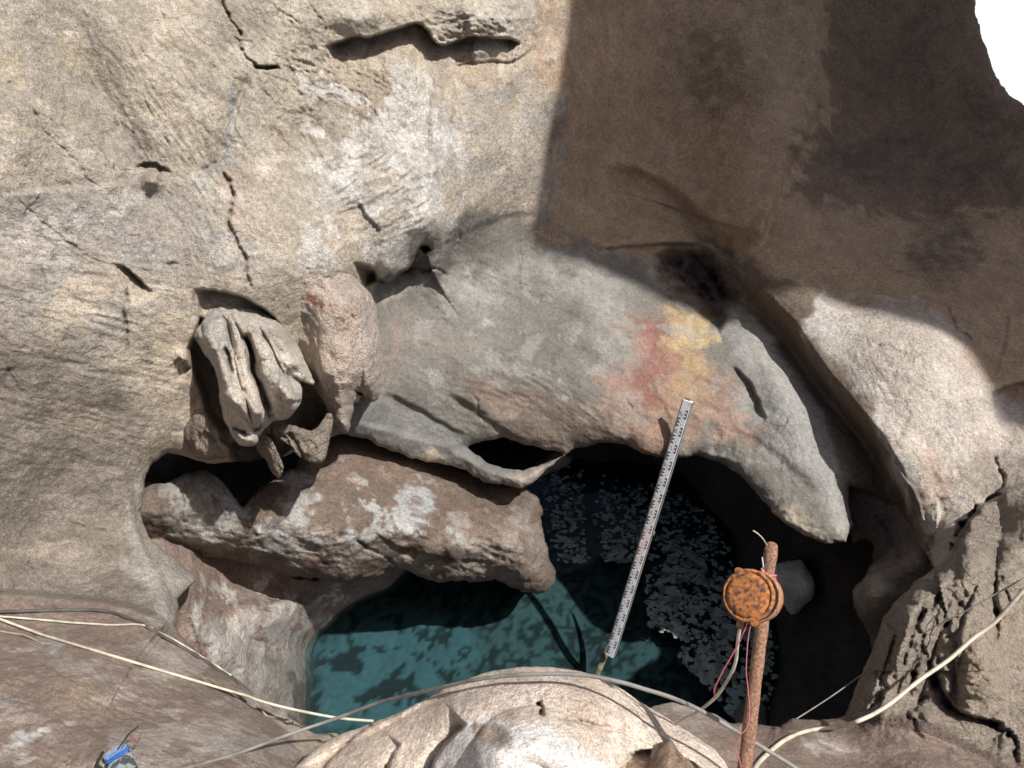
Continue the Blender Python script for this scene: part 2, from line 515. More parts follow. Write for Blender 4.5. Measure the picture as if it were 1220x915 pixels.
# pull of the crest: right lobe stands proud of the band that runs under it
CREST = [(835,285),(880,315),(915,350),(950,385),(985,440),(1020,480),(1050,515),(1075,560),(1095,605),(1104,640)]
FL.step(list(reversed(CREST)), -0.0, 3, 30)
# arch mouth: dark recess under the ceiling lip
FL.step([(690,292),(725,297),(760,293),(800,290),(845,292),(868,325),(886,358),(900,385)], .10, 8, 26, .2)
FL.pit([(775,300),(800,292),(848,294),(870,325),(889,362),(872,376),(856,404),(842,388),(820,366),(795,350),(778,330)], .36, 20)
FL.groove([(800,310),(830,330),(850,365)], .12, 5); FL.groove([(815,300),(850,325),(870,360)], .12, 4)
# faces of the stained recess edge
FL.step([(858,410),(852,380),(870,372),(888,362)], .05, 3, 20)
# the hooked hollow right of the stain and the groove below it
FL.step([(865,432),(885,445),(902,470),(912,500),(908,508)], .06, 4, 15, .3)
FL.step([(835,505),(870,512),(900,522),(930,545),(960,572),(985,600)], .022, 12, 34, .3)
FL.bump(935,470,28,60,-30,.06)
# upper-left overhanging lip with the shadowed cavity
FL.step([(385,56),(405,50),(425,42),(437,46),(455,40),(478,33),(495,27),(506,31),(516,49),(527,55),(545,49),(562,42),(578,45),(606,46),(622,52)], .22, 3, 24, .06, 1.0)
FL.step([(428,240),(437,258),(455,275)], .03, 3, 14)
FL.bump(430,22,60,18,-5,.05); FL.bump(590,20,35,26,0,.10); FL.bump(640,60,20,60,20,-.04)
FL.step([(535,78),(560,74),(590,72),(612,75),(640,52)], .03, 2.5, 12)
FL.bump(575,60,30,8,0,.06)
# two calcite ribs running down the wall
FL.bump(517,180,9,95,3,.055); FL.bump(535,135,5,45,5,.03); FL.bump(498,200,12,80,0,.02)
FL.bump(460,120,40,60,0,.05)
# drop above the shield
FL.bump(464,300,22,40,0,.10); FL.bump(505,270,26,24,0,.07); FL.bump(464,322,9,12,0,.05)
FL.step([(420,312),(432,315),(444,318),(452,332),(463,338),(474,326),(490,318),(500,290),(512,291),(520,298)], .30, 3, 20, .3, .8)
FL.step([(505,296),(520,298),(545,280),(585,262),(630,250),(650,262)], .03, 9, 60, .3)
FL.pit([(420,312),(438,314),(448,322),(450,336),(436,343),(427,334)], .22, 8)
FL.pit([(498,293),(510,290),(515,298),(505,303)], .25, 4)
# shield folds
FL.groove([(470,325),(487,321),(510,322),(524,322),(534,331)], .05, 2.5)
FL.step([(482,332),(505,350),(528,375),(545,400),(552,425)], .016, 12, 34, .3)
FL.step([(532,466),(560,484),(590,505),(612,522),(622,538)], .035, 10, 30, .2)
FL.step([(452,466),(490,482),(520,500),(560,520)], .035, 7, 40, .2)
FL.step([(400,494),(440,506),(490,520),(530,528),(552,532)], -.03, 8, 30, .2)
FL.step([(770,450),(785,470),(797,495),(800,508)], .012, 6, 20, .2)
FL.bump(610,440,70,50,20,.06); FL.bump(700,490,60,40,10,.05); FL.bump(520,440,40,50,20,.03)
FL.groove([(640,340),(672,325),(700,312)], .02, 1.8); FL.groove([(620,360),(650,350),(690,380)], .012, 1.6)
FL.groove([(700,318),(740,345),(775,380)], .014, 1.8)
# left wall: cracks, seam, eye and slot
FL.groove([(262,-10),(268,10),(275,25),(287,46),(285,56),(298,72),(308,80),(330,80)], .05, 1.8, .05)
FL.groove([(298,84),(288,110),(276,136),(281,160),(272,188),(244,208),(215,213)], .022, 4.5)
FL.step([(306,84),(288,118),(278,150),(268,190),(240,206),(214,211)], .03, 4, 26, .2)
FL.bump(255,140,45,60,0,.04)
FL.pit([(300,77),(330,77),(336,82),(318,84),(303,83)], .08, 3)
FL.step([(158,202),(166,196),(177,193),(192,196),(208,208)], .06, 2.2, 10, .35)
FL.bump(182,214,11,9,0,.04)
FL.bump(180,216,12,12,0,.05)
FL.groove([(190,200),(189,214),(192,220)], .04, 2)
FL.groove([(262,200),(270,212),(278,232),(272,262),(282,285),(294,312),(297,338),(303,352)], .055, 2.2)
FL.groove([(266,205),(276,218)], .05, 2.5)
FL.groove([(28,115),(48,150),(68,172),(90,190),(104,214),(140,238)], .02, 1.8)
FL.groove([(20,232),(48,264),(78,288),(110,310)], .022, 1.7)
FL.groove([(360,-10),(378,20),(388,34),(386,55)], .02, 1.6)
FL.groove([(345,20),(352,60),(350,78)], .018, 1.5); FL.groove([(320,0),(340,18),(362,32)], .016, 1.5)
FL.groove([(190,10),(205,50),(213,78)], .012, 1.5)
FL.step([(132,312),(141,315),(152,320),(163,330),(174,342),(186,350)], .10, 2, 8, .4, .8)
FL.groove([(156,322),(150,348),(147,372),(152,395),(150,425)], .04, 1.7)
FL.groove([(100,300),(120,312),(138,314)], .015, 1.6)
FL.step([(-10,235),(60,225),(120,222),(180,214)], -.02, 8, 60, .2)
FL.bump(70,60,40,140,-30,-.06); FL.bump(130,130,26,150,-25,-.05); FL.bump(40,160,60,60,0,.03)
FL.bump(330,120,40,60,-15,.04)
FL.step([(230,344),(262,346),(290,354),(318,370),(336,390),(350,420),(354,440)], .17, 3, 26, .1, .8)
FL.groove([(5,438),(20,458),(30,470)], .02, 1.8)
FL.groove([(368,300),(366,320),(372,342)], .015, 1.5)
# recess behind the hanging flowstone
def P4(pts): return crop_poly(pts, 200, 330, 3.518)
FL.pit(P4([(130,160),(100,240),(75,300),(95,400),(135,500),(150,570),(170,600),(220,650),(215,700),(250,745),(290,820),(335,900),(365,900),(385,850),(470,850),(490,800),(480,760),(560,700),(640,640),(700,600),(700,540),(650,480),(590,420),(520,350),(400,280),(260,200)]), .40, 12)
FL.pit(P4([(250,690),(290,690),(400,660),(440,640),(480,760),(470,850),(430,830),(380,820),(350,900),(320,880),(290,800),(260,760)]), .35, 10)
FL.step([(213,425),(220,432),(228,440)], .06, 2, 8)
FL.bump(218,428,7,8,0,.05)
# fold of the wall towards the ledge and crease of the ledge
FL.step([(-40,706),(30,704),(90,712),(150,720),(190,735),(205,748)], -.09, 9, 60, .05)
FL.groove([(-20,702),(20,702),(45,708)], .02, 2)
FL.bump(205,620,30,70,-15,.06); FL.step([(150,560),(165,640),(200,700),(205,745)], -.03, 10, 30, .2)
FL.step([(230,800),(270,825),(320,850),(360,866)], .05, 4, 18, .2)
FL.bump(60,800,90,40,15,.03); FL.bump(150,900,60,30,10,.05)
FL.step([(350,900),(385,880),(420,868)], .05, 3, 14)
# ceiling creases
FL.step([(985,-40),(972,0),(985,60),(983,110),(955,170),(932,215),(915,262),(903,300)], -.16, 12, 70, .08)
FL.step([(690,196),(770,206),(830,255),(890,312),(940,348)], .12, 22, 60, .25)
FL.groove([(930,190),(1000,180),(1080,165),(1130,158)], .03, 3); FL.groove([(1130,360),(1138,390),(1160,410)], .03, 2)
FL.bump(800,100,60,60,0,-.06); FL.bump(1060,200,70,40,-20,.08); FL.bump(1100,60,60,80,30,.08)
FL.step([(1180,470),(1195,462),(1215,455),(1240,452)], .12, 4, 20)
FL.groove([(1170,340),(1200,380),(1190,430),(1175,460)], .03, 4)
# lobe
FL.bump(1090,440,60,60,20,.05); FL.bump(1040,430,40,30,30,.03); FL.bump(1150,560,50,40,0,.04)
FL.groove([(1040,410),(1075,420),(1098,426)], .02, 1.6); FL.groove([(1095,470),(1080,500),(1060,540)], .012, 3)
FL.step([(1060,540),(1078,570),(1095,590),(1102,625)], -.03, 4, 20)
FL.groove([(1182,540),(1190,560),(1196,575),(1180,590),(1172,600)], .06, 3)
FL.step([(1172,598),(1180,590),(1198,587)], .08, 3, 10)
# notch between lobe and outcrop, outcrop ribs and cracks
FL.groove([(1130,668),(1137,650),(1143,635),(1155,618),(1164,606),(1160,600)], .22, 5, .1, 1)
FL.step([(1104,660),(1112,640),(1120,620),(1118,590)], .03, 4, 20)
ribs = [([(1128,700),(1100,730),(1085,760),(1070,800)],.10,5),([(1105,712),(1092,745),(1098,770),(1088,800),(1080,830)],.12,5),([(1150,700),(1140,735),(1120,750)],.06,4),
        ([(1185,690),(1188,735),(1190,770)],.09,4),([(1100,775),(1112,800),(1108,825)],.14,7),([(1090,870),(1080,850),(1095,835),(1110,828)],.09,4),
        ([(1110,770),(1118,800),(1124,830),(1140,850),(1165,862)],.06,4),([(1158,860),(1180,862),(1200,870),(1212,890),(1215,915)],.10,5),
        ([(1195,700),(1205,720),(1215,700)],.08,4),([(1055,735),(1068,760),(1062,800)],.06,4),([(1040,800),(1055,820),(1035,850)],.05,4),([(1120,730),(1115,745),(1135,740)],.05,3),
        ([(1170,640),(1200,650),(1230,640)],.04,3),([(1160,700),(1190,690),(1230,670)],.04,3)]
for p_, a_, w_ in ribs: FL.groove(p_, a_ * .8, w_ * .8, .15, 5)
_r = random.Random(11)
for _k in range(70):
    cu, cv = _r.uniform(0, 620), _r.uniform(0, 700)
    if _k > 48: cu, cv = _r.uniform(480, 1180), _r.uniform(330, 620)
    an_ = _r.uniform(0, 3.14); ln = _r.uniform(14, 60); pp = [(cu, cv)]
    for _j in range(4):
        an_ += _r.uniform(-.5, .5); pp.append((pp[-1][0] + math.cos(an_) * ln / 4, pp[-1][1] + math.sin(an_) * ln / 4))
    FL.groove(pp, _r.uniform(.008, .022), _r.uniform(1.0, 1.5), .25, 3)
for p_, w_, a_ in [([(1135,668),(1106,702),(1082,742),(1062,800),(1046,842)],15,.05),([(1124,716),(1098,768),(1082,832)],14,.05),([(1150,716),(1128,778),(1112,846)],16,.05),([(1196,700),(1166,770),(1172,850)],30,.10),([(1060,745),(1046,790),(1030,838)],9,.06),([(1215,640),(1205,690),(1212,740)],20,.06),([(1175,625),(1160,660),(1165,690)],20,.06)]:
    FL.tube(p_, w_, a_)
FL.bump(1165,800,48,60,-20,.06); FL.bump(1075,770,16,50,15,.12); FL.bump(1150,690,40,26,0,.08); FL.bump(1110,860,40,20,0,.08); FL.bump(1205,650,24,30,0,.07)
FL.step([(1110,790),(1122,820),(1140,850),(1200,862)], .10, 5, 22, .1)
# ledge
FL.groove([(800,868),(820,878),(845,898),(860,915)], .07, 3); FL.step([(880,868),(905,860),(925,866)], .05, 4, 15)
FL.bump(960,880,60,22,-8,.05); FL.bump(870,880,30,25,0,.05); FL.bump(800,880,40,30,20,.05)

def d_main(U, V):
    D = base_rbf(U, V)
    # crest of the right lobe: everything left of it falls back sharply, then eases onto the shield
    m = (U > 700) & (U < 1200) & (V > 200) & (V < 760)
    d, sd_, t = seg_dist(U[m], V[m], smooth_poly(CREST, False, 2))
    s = d * sd_                      # right-hand side (going down) = the shield side
    amp = .25 * sm(t / .3) * (1 - .35 * sm((t - .8) / .2))
    D[m] += amp * sm(s / 26 + .1) * np.exp(-np.maximum(s - 26, 0) / 36)
    D[m] -= .05 * sm(t / .3) * np.exp(-(np.minimum(s, 0) / 40) ** 2) * (s < 26) * (1 - sm(s / 22))
    # outcrop stands in front of the lobe
    NL = [(1080,700),(1112,676),(1132,662),(1143,636),(1164,606),(1200,585),(1260,560)]
    m = (U > 1040) & (U < 1500) & (V > 500) & (V < 800)
    d, sd_, t = seg_dist(U[m], V[m], NL)
    s = d * sd_
    D[m] -= .13 * sm(s / 6 + .5) * np.exp(-np.maximum(s, 0) / 60) * (1 - .7 * sm((U[m] - 1170) / 50))
    return D

LIP = [(405,517),(440,524),(490,545),(525,553),(555,560),(575,573),(600,577),(620,584),(637,573),(650,560),(668,545),(685,534),(715,527),(745,530),(765,542),(790,546),(830,543),(860,552),(885,570),(905,593),(930,620),(955,637),(985,647),(1008,646)]
HOLE = [(172,572),(183,552),(200,541),(218,545),(250,552),(300,548),(340,545),(370,530)] + LIP + \
       [(1015,626),(1010,600),(1014,580),(1040,590),(1070,608),(1094,640),(1104,662),(1113,676),(1095,690),(1074,710),(1051,738),(1044,760),(1037,779),(1030,800),(1018,820),(1006,853),
        (985,858),(945,856),(930,866),(905,862),(870,862),(850,850),(800,838),(765,846),(600,900),(430,905),(400,874),(375,874),(330,846),(280,808),(235,778),(206,747),(212,716),(236,690),(206,665),(178,640),(168,610)]
SLOT = [(554,533),(574,526),(602,522),(638,533),(674,541),(650,553),(622,561),(600,558),(576,547)]
SKYH = [(1157,-60),(1162,12),(1172,50),(1180,75),(1192,100),(1205,116),(1220,127),(1270,150),(1420,160),(1500,60),(1480,-200),(1250,-300),(1150,-200)]

TAN = (.405, .350, .280)
GREY = (.31, .285, .25)
WHITE = (.62, .60, .56)
PINK = (.40, .27, .215)
spots_main = [
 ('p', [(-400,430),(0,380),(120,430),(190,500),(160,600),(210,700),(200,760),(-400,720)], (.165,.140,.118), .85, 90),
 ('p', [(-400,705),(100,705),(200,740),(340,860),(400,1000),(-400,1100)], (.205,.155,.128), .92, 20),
 ('e', (60,60,120,60,-20), (.33,.29,.24), .5, 1.2), ('e', (110,120,30,150,-25), (.25,.22,.195), .5, 1.0),
 ('e', (60,120,60,120,-30), (.30,.26,.215), .5, 1.2),
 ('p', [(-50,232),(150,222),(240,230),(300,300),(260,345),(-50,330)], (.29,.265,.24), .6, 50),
 ('p', [(280,95),(290,95),(285,150),(276,200),(225,218),(215,212),(268,190),(272,135)], (.30,.30,.29), .8, 8),
 ('e', (470,190,90,45,-10), (.42,.39,.35), .7, .9), ('e', (440,215,70,30,-15), (.5,.475,.44), .6, .8),
 ('l', [(530,100),(522,150),(520,220),(512,290)], (.58,.56,.52), .85, 9), ('l', [(545,130),(540,190)], (.5,.5,.48), .6, 7),
 ('e', (460,100,60,45,0), (.36,.29,.21), .6, 1.0), ('e', (570,90,40,16,-35), (.42,.30,.19), .6, .8), ('e', (640,20,10,40,20), (.40,.36,.31), .3, 1.0),
 ('e', (610,40,30,40,0), (.5,.46,.4), .6, 1), ('e', (464,300,30,34,0), (.58,.55,.50), .8, 1), ('e', (520,262,24,24,0), (.5,.47,.42), .7, 1), ('e', (515,285,24,14,-20), (.55,.52,.48), .7, 1),
 ('e', (365,55,80,40,0), (.42,.37,.30), .5, 1), ('e', (590,170,60,80,0), (.36,.33,.295), .7, .9),
 ('e', (280,250,9,60,0), (.36,.26,.215), .7, .8), ('p', P4([(60,75),(90,80),(125,115),(135,160),(125,165),(100,115)]), (.33,.18,.14), .8, 4),
 # shield
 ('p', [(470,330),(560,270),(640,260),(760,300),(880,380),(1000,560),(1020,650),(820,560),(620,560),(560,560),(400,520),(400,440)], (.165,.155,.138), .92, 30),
 ('e', (560,350,38,22,10), (.36,.345,.31), .7, .8), ('e', (690,330,60,26,10), (.31,.295,.265), .6, .9), ('e', (740,385,40,28,30), (.32,.30,.27), .5, .9),
 ('p', [(560,455),(620,445),(700,470),(790,500),(800,545),(700,530),(640,540),(590,510)], (.21,.155,.12), .7, 36),
 ('e', (760,430,26,60,8), (.29,.175,.14), .75, 1.2), ('e', (815,400,26,40,15), (.40,.31,.19), .75, 1.2), ('e', (800,470,45,40,0), (.32,.225,.175), .6, 1.2),
 ('p', [(797,358),(822,368),(856,412),(846,440),(815,500),(790,495),(800,430)], (.36,.255,.14), .85, 16), ('p', [(768,372),(795,372),(802,430),(787,490),(772,470),(763,420)], (.19,.10,.08), .8, 18), ('p', [(780,470),(850,440),(905,500),(900,522),(850,510),(800,545),(765,542),(770,500)], (.27,.18,.135), .7, 22), ('l', [(812,365),(818,395),(812,425)], (.46,.35,.20), .7, 8), ('l', [(838,375),(848,400),(846,420)], (.42,.33,.17), .8, 7), ('l', [(772,378),(768,420),(776,460),(790,490)], (.27,.135,.105), .75, 9), ('l', [(795,400),(790,440),(800,480)], (.34,.2,.14), .6, 7),
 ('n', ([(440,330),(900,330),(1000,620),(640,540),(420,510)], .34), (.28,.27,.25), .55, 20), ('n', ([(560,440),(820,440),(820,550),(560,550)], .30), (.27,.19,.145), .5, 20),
 ('n', ([(330,70),(460,70),(480,150),(330,170)], -.05), (.30,.235,.175), .65, 30), ('n', ([(-40,30),(120,30),(120,130),(-40,160)], .05), (.42,.34,.22), .5, 30), ('n', ([(520,70),(640,30),(600,150),(530,150)], .0), (.42,.32,.21), .5, 30), ('n', ([(0,240),(300,240),(330,340),(140,420),(0,400)], .0), (.30,.28,.265), .6, 40), ('n', ([(120,-20),(300,-20),(300,120),(180,150)], .1), (.44,.36,.26), .4, 40),
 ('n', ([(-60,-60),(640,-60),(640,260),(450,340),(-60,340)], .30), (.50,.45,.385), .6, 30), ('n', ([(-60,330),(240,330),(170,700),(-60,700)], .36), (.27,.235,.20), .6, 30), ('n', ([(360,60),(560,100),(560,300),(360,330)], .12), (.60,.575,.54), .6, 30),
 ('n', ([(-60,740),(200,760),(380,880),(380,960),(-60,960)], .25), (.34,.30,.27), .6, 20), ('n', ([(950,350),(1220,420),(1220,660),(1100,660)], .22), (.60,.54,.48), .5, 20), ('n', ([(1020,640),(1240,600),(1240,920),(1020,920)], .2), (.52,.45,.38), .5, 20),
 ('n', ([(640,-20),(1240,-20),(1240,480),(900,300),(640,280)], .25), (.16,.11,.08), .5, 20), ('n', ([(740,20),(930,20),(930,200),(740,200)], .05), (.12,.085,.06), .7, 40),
 ('e', (840,385,14,26,0), (.37,.30,.17), .7, 1.2), ('e', (775,530,30,14,0), (.36,.22,.16), .7, 1), ('e', (870,495,40,14,10), (.36,.25,.2), .7, .9),
 ('p', [(870,380),(900,385),(960,470),(1010,570),(1000,620),(930,560),(915,500),(880,430)], (.31,.30,.28), .85, 24),
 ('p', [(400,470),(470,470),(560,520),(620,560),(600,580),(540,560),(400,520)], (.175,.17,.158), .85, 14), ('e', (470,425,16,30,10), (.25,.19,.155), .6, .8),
 ('e', (620,565,40,14,0), (.33,.29,.25), .9, .8),
 ('e', (480,395,22,20,0), (.26,.21,.18), .6, .9), ('e', (670,455,12,8,0), (.5,.46,.4), .5, .9), ('e', (535,410,30,16,0), (.23,.2,.175), .5, 1),
 # ceiling
 ('p', [(700,-300),(1500,-300),(1500,480),(1180,480),(1130,395),(950,345),(860,300),(646,292),(655,220),(676,100)], (.40,.285,.185), .9, 26),  # warm tone of the shade painted in, up to the shadow edge
 ('p', [(985,-300),(1500,-300),(1500,260),(1100,250),(930,240),(985,110)], (.19,.135,.098), .85, 20),  # right part painted darker to deepen its shade
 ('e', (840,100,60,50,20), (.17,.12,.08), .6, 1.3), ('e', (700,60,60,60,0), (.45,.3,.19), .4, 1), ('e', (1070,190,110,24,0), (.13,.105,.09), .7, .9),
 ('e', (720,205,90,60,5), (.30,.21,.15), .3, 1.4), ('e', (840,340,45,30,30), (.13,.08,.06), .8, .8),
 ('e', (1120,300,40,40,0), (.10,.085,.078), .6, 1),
 ('p', [(835,285),(950,345),(1010,440),(1090,560),(1110,650),(1020,590),(950,450),(870,330)], (.15,.112,.085), .92, 14),  # shaded band under the crest painted dark
 # lobe
 ('p', [(960,350),(1120,385),(1170,430),(1230,520),(1230,600),(1160,610),(1130,660),(1110,660),(1080,560),(1010,440)], (.50,.435,.375), .85, 24),
 ('e', (985,385,34,18,50), (.50,.47,.43), .7, .9), ('e', (1125,490,20,60,-10), (.50,.46,.41), .6, 1), ('l', [(960,350),(1000,420),(1050,500),(1090,580)], (.46,.43,.39), .6, 10),
 ('e', (1110,560,20,30,0), (.42,.29,.21), .6, .9), ('e', (1200,560,60,30,0), (.27,.22,.185), .6, .9),
 # outcrop / ledge
 ('p', [(1060,740),(1165,610),(1500,560),(1500,1000),(1180,1000),(1100,860),(1020,840)], (.46,.385,.31), .9, 24),
 ('e', (1180,790,40,50,0), (.50,.39,.28), .7, .9), ('e', (1065,790,30,60,15), (.36,.31,.26), .6, .9), ('e', (1170,640,50,30,0), (.33,.28,.235), .6, 1),
 ('p', [(760,840),(1010,852),(1120,860),(1240,920),(1240,1200),(760,1200)], (.225,.165,.135), .9, 16),
 ('e', (985,895,40,10,12), (.5,.46,.42), .7, .7), ('e', (830,855,40,12,10), (.38,.33,.29), .6, .8),
 # ledge left: chalky patches
 ('e', (15,890,22,14,0), (.5,.48,.46), .75, .6), ('e', (43,880,10,6,0), (.55,.54,.52), .8, .5), ('e', (250,880,60,18,-20), (.40,.36,.32), .6, .8),
 ('e', (100,795,30,10,20), (.38,.34,.30), .5, 1), ('e', (190,790,20,30,-30), (.38,.34,.30), .6, .9), ('e', (65,765,14,12,0), (.36,.36,.36), .5, 1),
 ('e', (70,655,50,9,4), (.38,.32,.26), .5, 1), ('e', (120,510,50,20,20), (.36,.29,.235), .5, 1), ('e', (210,480,40,30,0), (.34,.285,.235), .6, 1), ('e', (90,830,40,20,0), (.30,.235,.165), .5, 1),
 ('p', [(150,560),(168,560),(175,640),(236,690),(208,745),(185,740),(160,700)], (.33,.305,.275), .75, 16),
]
us, vs = grid(-420, 1560, -380, 1120, 1.5, (-16, 1236, -16, 930))
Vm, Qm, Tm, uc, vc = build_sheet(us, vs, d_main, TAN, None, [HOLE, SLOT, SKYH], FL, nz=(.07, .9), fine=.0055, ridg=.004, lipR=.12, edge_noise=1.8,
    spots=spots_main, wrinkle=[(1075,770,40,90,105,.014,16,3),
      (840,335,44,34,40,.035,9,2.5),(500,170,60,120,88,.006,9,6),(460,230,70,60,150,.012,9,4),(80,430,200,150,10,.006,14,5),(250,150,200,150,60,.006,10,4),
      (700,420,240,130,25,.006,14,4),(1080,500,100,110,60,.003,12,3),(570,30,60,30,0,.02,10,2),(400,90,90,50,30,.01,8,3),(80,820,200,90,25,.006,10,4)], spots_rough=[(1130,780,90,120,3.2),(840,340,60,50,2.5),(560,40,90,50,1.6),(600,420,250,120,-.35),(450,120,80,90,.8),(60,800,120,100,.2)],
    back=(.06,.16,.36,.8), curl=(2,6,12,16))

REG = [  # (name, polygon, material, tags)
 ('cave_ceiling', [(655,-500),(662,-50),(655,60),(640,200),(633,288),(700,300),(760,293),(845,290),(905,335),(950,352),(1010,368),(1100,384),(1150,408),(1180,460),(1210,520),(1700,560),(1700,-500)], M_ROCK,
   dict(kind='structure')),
 ('overhanging_rock_lobe', [(905,335),(950,352),(1010,368),(1100,384),(1150,408),(1180,460),(1210,520),(1700,560),(1700,500),(1260,560),(1200,585),(1164,606),(1143,636),(1132,662),(1112,676),(1111,690),(1090,680),(1000,600),(990,560),(1030,570),(1012,548),(960,450),(925,410),(880,360),(845,290)], M_ROCK,
   dict(label='pale rounded rock lobe at right with a dark shaded band along its left edge', cat='rock')),
 ('rock_outcrop', [(1111,690),(1112,676),(1132,662),(1143,636),(1164,606),(1200,585),(1260,560),(1700,500),(1700,1300),(1240,1200),(1180,905),(1100,872),(1012,858),(990,840),(1060,680)], M_ROUGH,
   dict(label='jagged ribbed brown rock at lower right, crossed by the cream cable', cat='rock')),
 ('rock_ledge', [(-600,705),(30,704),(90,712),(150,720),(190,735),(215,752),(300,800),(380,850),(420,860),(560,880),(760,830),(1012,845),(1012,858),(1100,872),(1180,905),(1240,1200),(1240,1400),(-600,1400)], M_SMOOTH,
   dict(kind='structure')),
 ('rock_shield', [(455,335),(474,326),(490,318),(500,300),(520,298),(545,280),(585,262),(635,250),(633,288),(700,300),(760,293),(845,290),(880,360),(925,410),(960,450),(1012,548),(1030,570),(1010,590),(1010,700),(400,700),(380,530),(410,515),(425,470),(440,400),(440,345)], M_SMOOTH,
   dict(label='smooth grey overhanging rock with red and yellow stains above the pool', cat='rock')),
]
left = np.ones(len(Qm), bool)
for nm, poly, mat, tg in REG:
    m = inside(uc, vc, poly) & left
    left &= ~m
    v_, q_, t_ = compact(Vm, Qm[m], Tm)
    tag(mesh_np(nm, v_, q_, t_, mat), **tg)
v_, q_, t_ = compact(Vm, Qm[left], Tm)
tag(mesh_np('cave_wall', v_, q_, t_, M_ROCK), kind='structure')

def sheet(name, poly, ctrl, base, h=1.6, mat=M_ROCK, field=None, smooth=1, tags=None, **kw):
    poly = smooth_poly(poly, True, smooth) if smooth else poly
    xs = [p[0] for p in poly]; ys = [p[1] for p in poly]
    us, vs = np.arange(min(xs) - 8, max(xs) + 8, h), np.arange(min(ys) - 8, max(ys) + 8, h)
    f = RBF(ctrl) if not callable(ctrl) else ctrl
    Vt, q, t, _, _ = build_sheet(us, vs, f, base, poly, (), field, **kw)
    Vt, q, t = compact(Vt, q, t)
    return tag(mesh_np(name, Vt, q, t, mat), **(tags or {}))

# ---- foreground mound
MF = Field()
MF.step([(478,930),(500,905),(540,872),(575,856),(620,850),(655,862),(690,882),(715,905),(725,925)][::-1], .0, 4, 20)
MF.bump(600,905,100,45,5,.10)
MF.step([(556,862),(540,876),(520,900),(508,930)], .085, 4, 12, .08)
MF.step([(478,885),(466,900),(458,930)], .03, 4, 10, .1)
MF.step([(446,862),(425,876),(400,896),(380,925)], .045, 4, 12, .08)
MF.tube([(600,935),(590,890),(640,868),(700,905)], 34, .05)
MF.step([(360,915),(400,890),(450,868),(500,840),(545,822)], .04, 5, 12, .1)
MF.groove([(640,835),(646,845),(640,852)], .08, 3.5); MF.groove([(655,850),(700,862),(760,880),(800,900)], .025, 3)
MF.bump(590,875,14,10,0,-.03); MF.bump(700,840,60,26,25,.05); MF.bump(560,842,60,18,-15,.04)
MF.step([(740,920),(748,900),(760,893),(778,893)], .10, 3, 20, .05)
MF.groove([(458,910),(462,930)], .05, 4)
sheet('rock_mound', [(330,935),(372,893),(400,876),(432,866),(470,852),(500,838),(540,815),(570,804),(600,797),(630,794),(665,797),(700,801),(735,818),(765,838),(800,858),(830,878),(858,900),(875,930),(900,1010),(870,1150),(350,1150),(300,1000)],
      [(330,930,1.85),(400,880,1.92),(470,855,1.88),(540,820,1.80),(630,798,1.76),(700,802,1.76),(765,838,1.76),(830,880,1.72),(875,930,1.68),(450,900,1.78),(550,860,1.72),(640,840,1.69),(720,860,1.68),(600,910,1.58),(700,915,1.58),(800,920,1.62),(500,930,1.65),(600,1100,1.2),(400,1100,1.3),(850,1100,1.2)],
      (.74,.62,.52), 1.5, M_ROCK, MF, nz=(.03,.4), fine=.004, ridg=.004, lipR=.10, edge_noise=1.5, hue=.12,
      spots=[('p', [(500,940),(530,880),(580,855),(640,855),(700,890),(740,940)], (.86,.83,.79), .8, 12), ('e', (590,878,16,14,20), (.36,.26,.19), .8, .8), ('e', (700,830,50,25,20), (.54,.42,.33), .6, 1), ('e', (620,800,60,5,0), (.45,.38,.31), .6, 1)],
      back=(.05,.15,.35,.7), curl=(2,6,12,20),
      tags=dict(label='bright cream rock mound at the bottom centre with cables draped over it', cat='rock'))
# small pointed rock at the mound's right foot
PF = Field().groove([(805,885),(808,905),(800,925)], .02, 3)
sheet('pointed_rock', [(758,940),(768,912),(784,893),(797,880),(803,884),(812,898),(835,912),(852,925),(850,990),(760,990)],
      [(758,940,1.62),(797,882,1.62),(800,910,1.52),(850,930,1.62),(800,990,1.42)], (.50,.36,.26), 1.3, M_ROUGH, PF, nz=(.02,.2), fine=.004, ridg=.005, lipR=.05, back=(.04,.1,.2), curl=(1,3,6),
      tags=dict(label='small pointed orange-tan rock at the bottom edge beside the rusty pipe', cat='rock'))

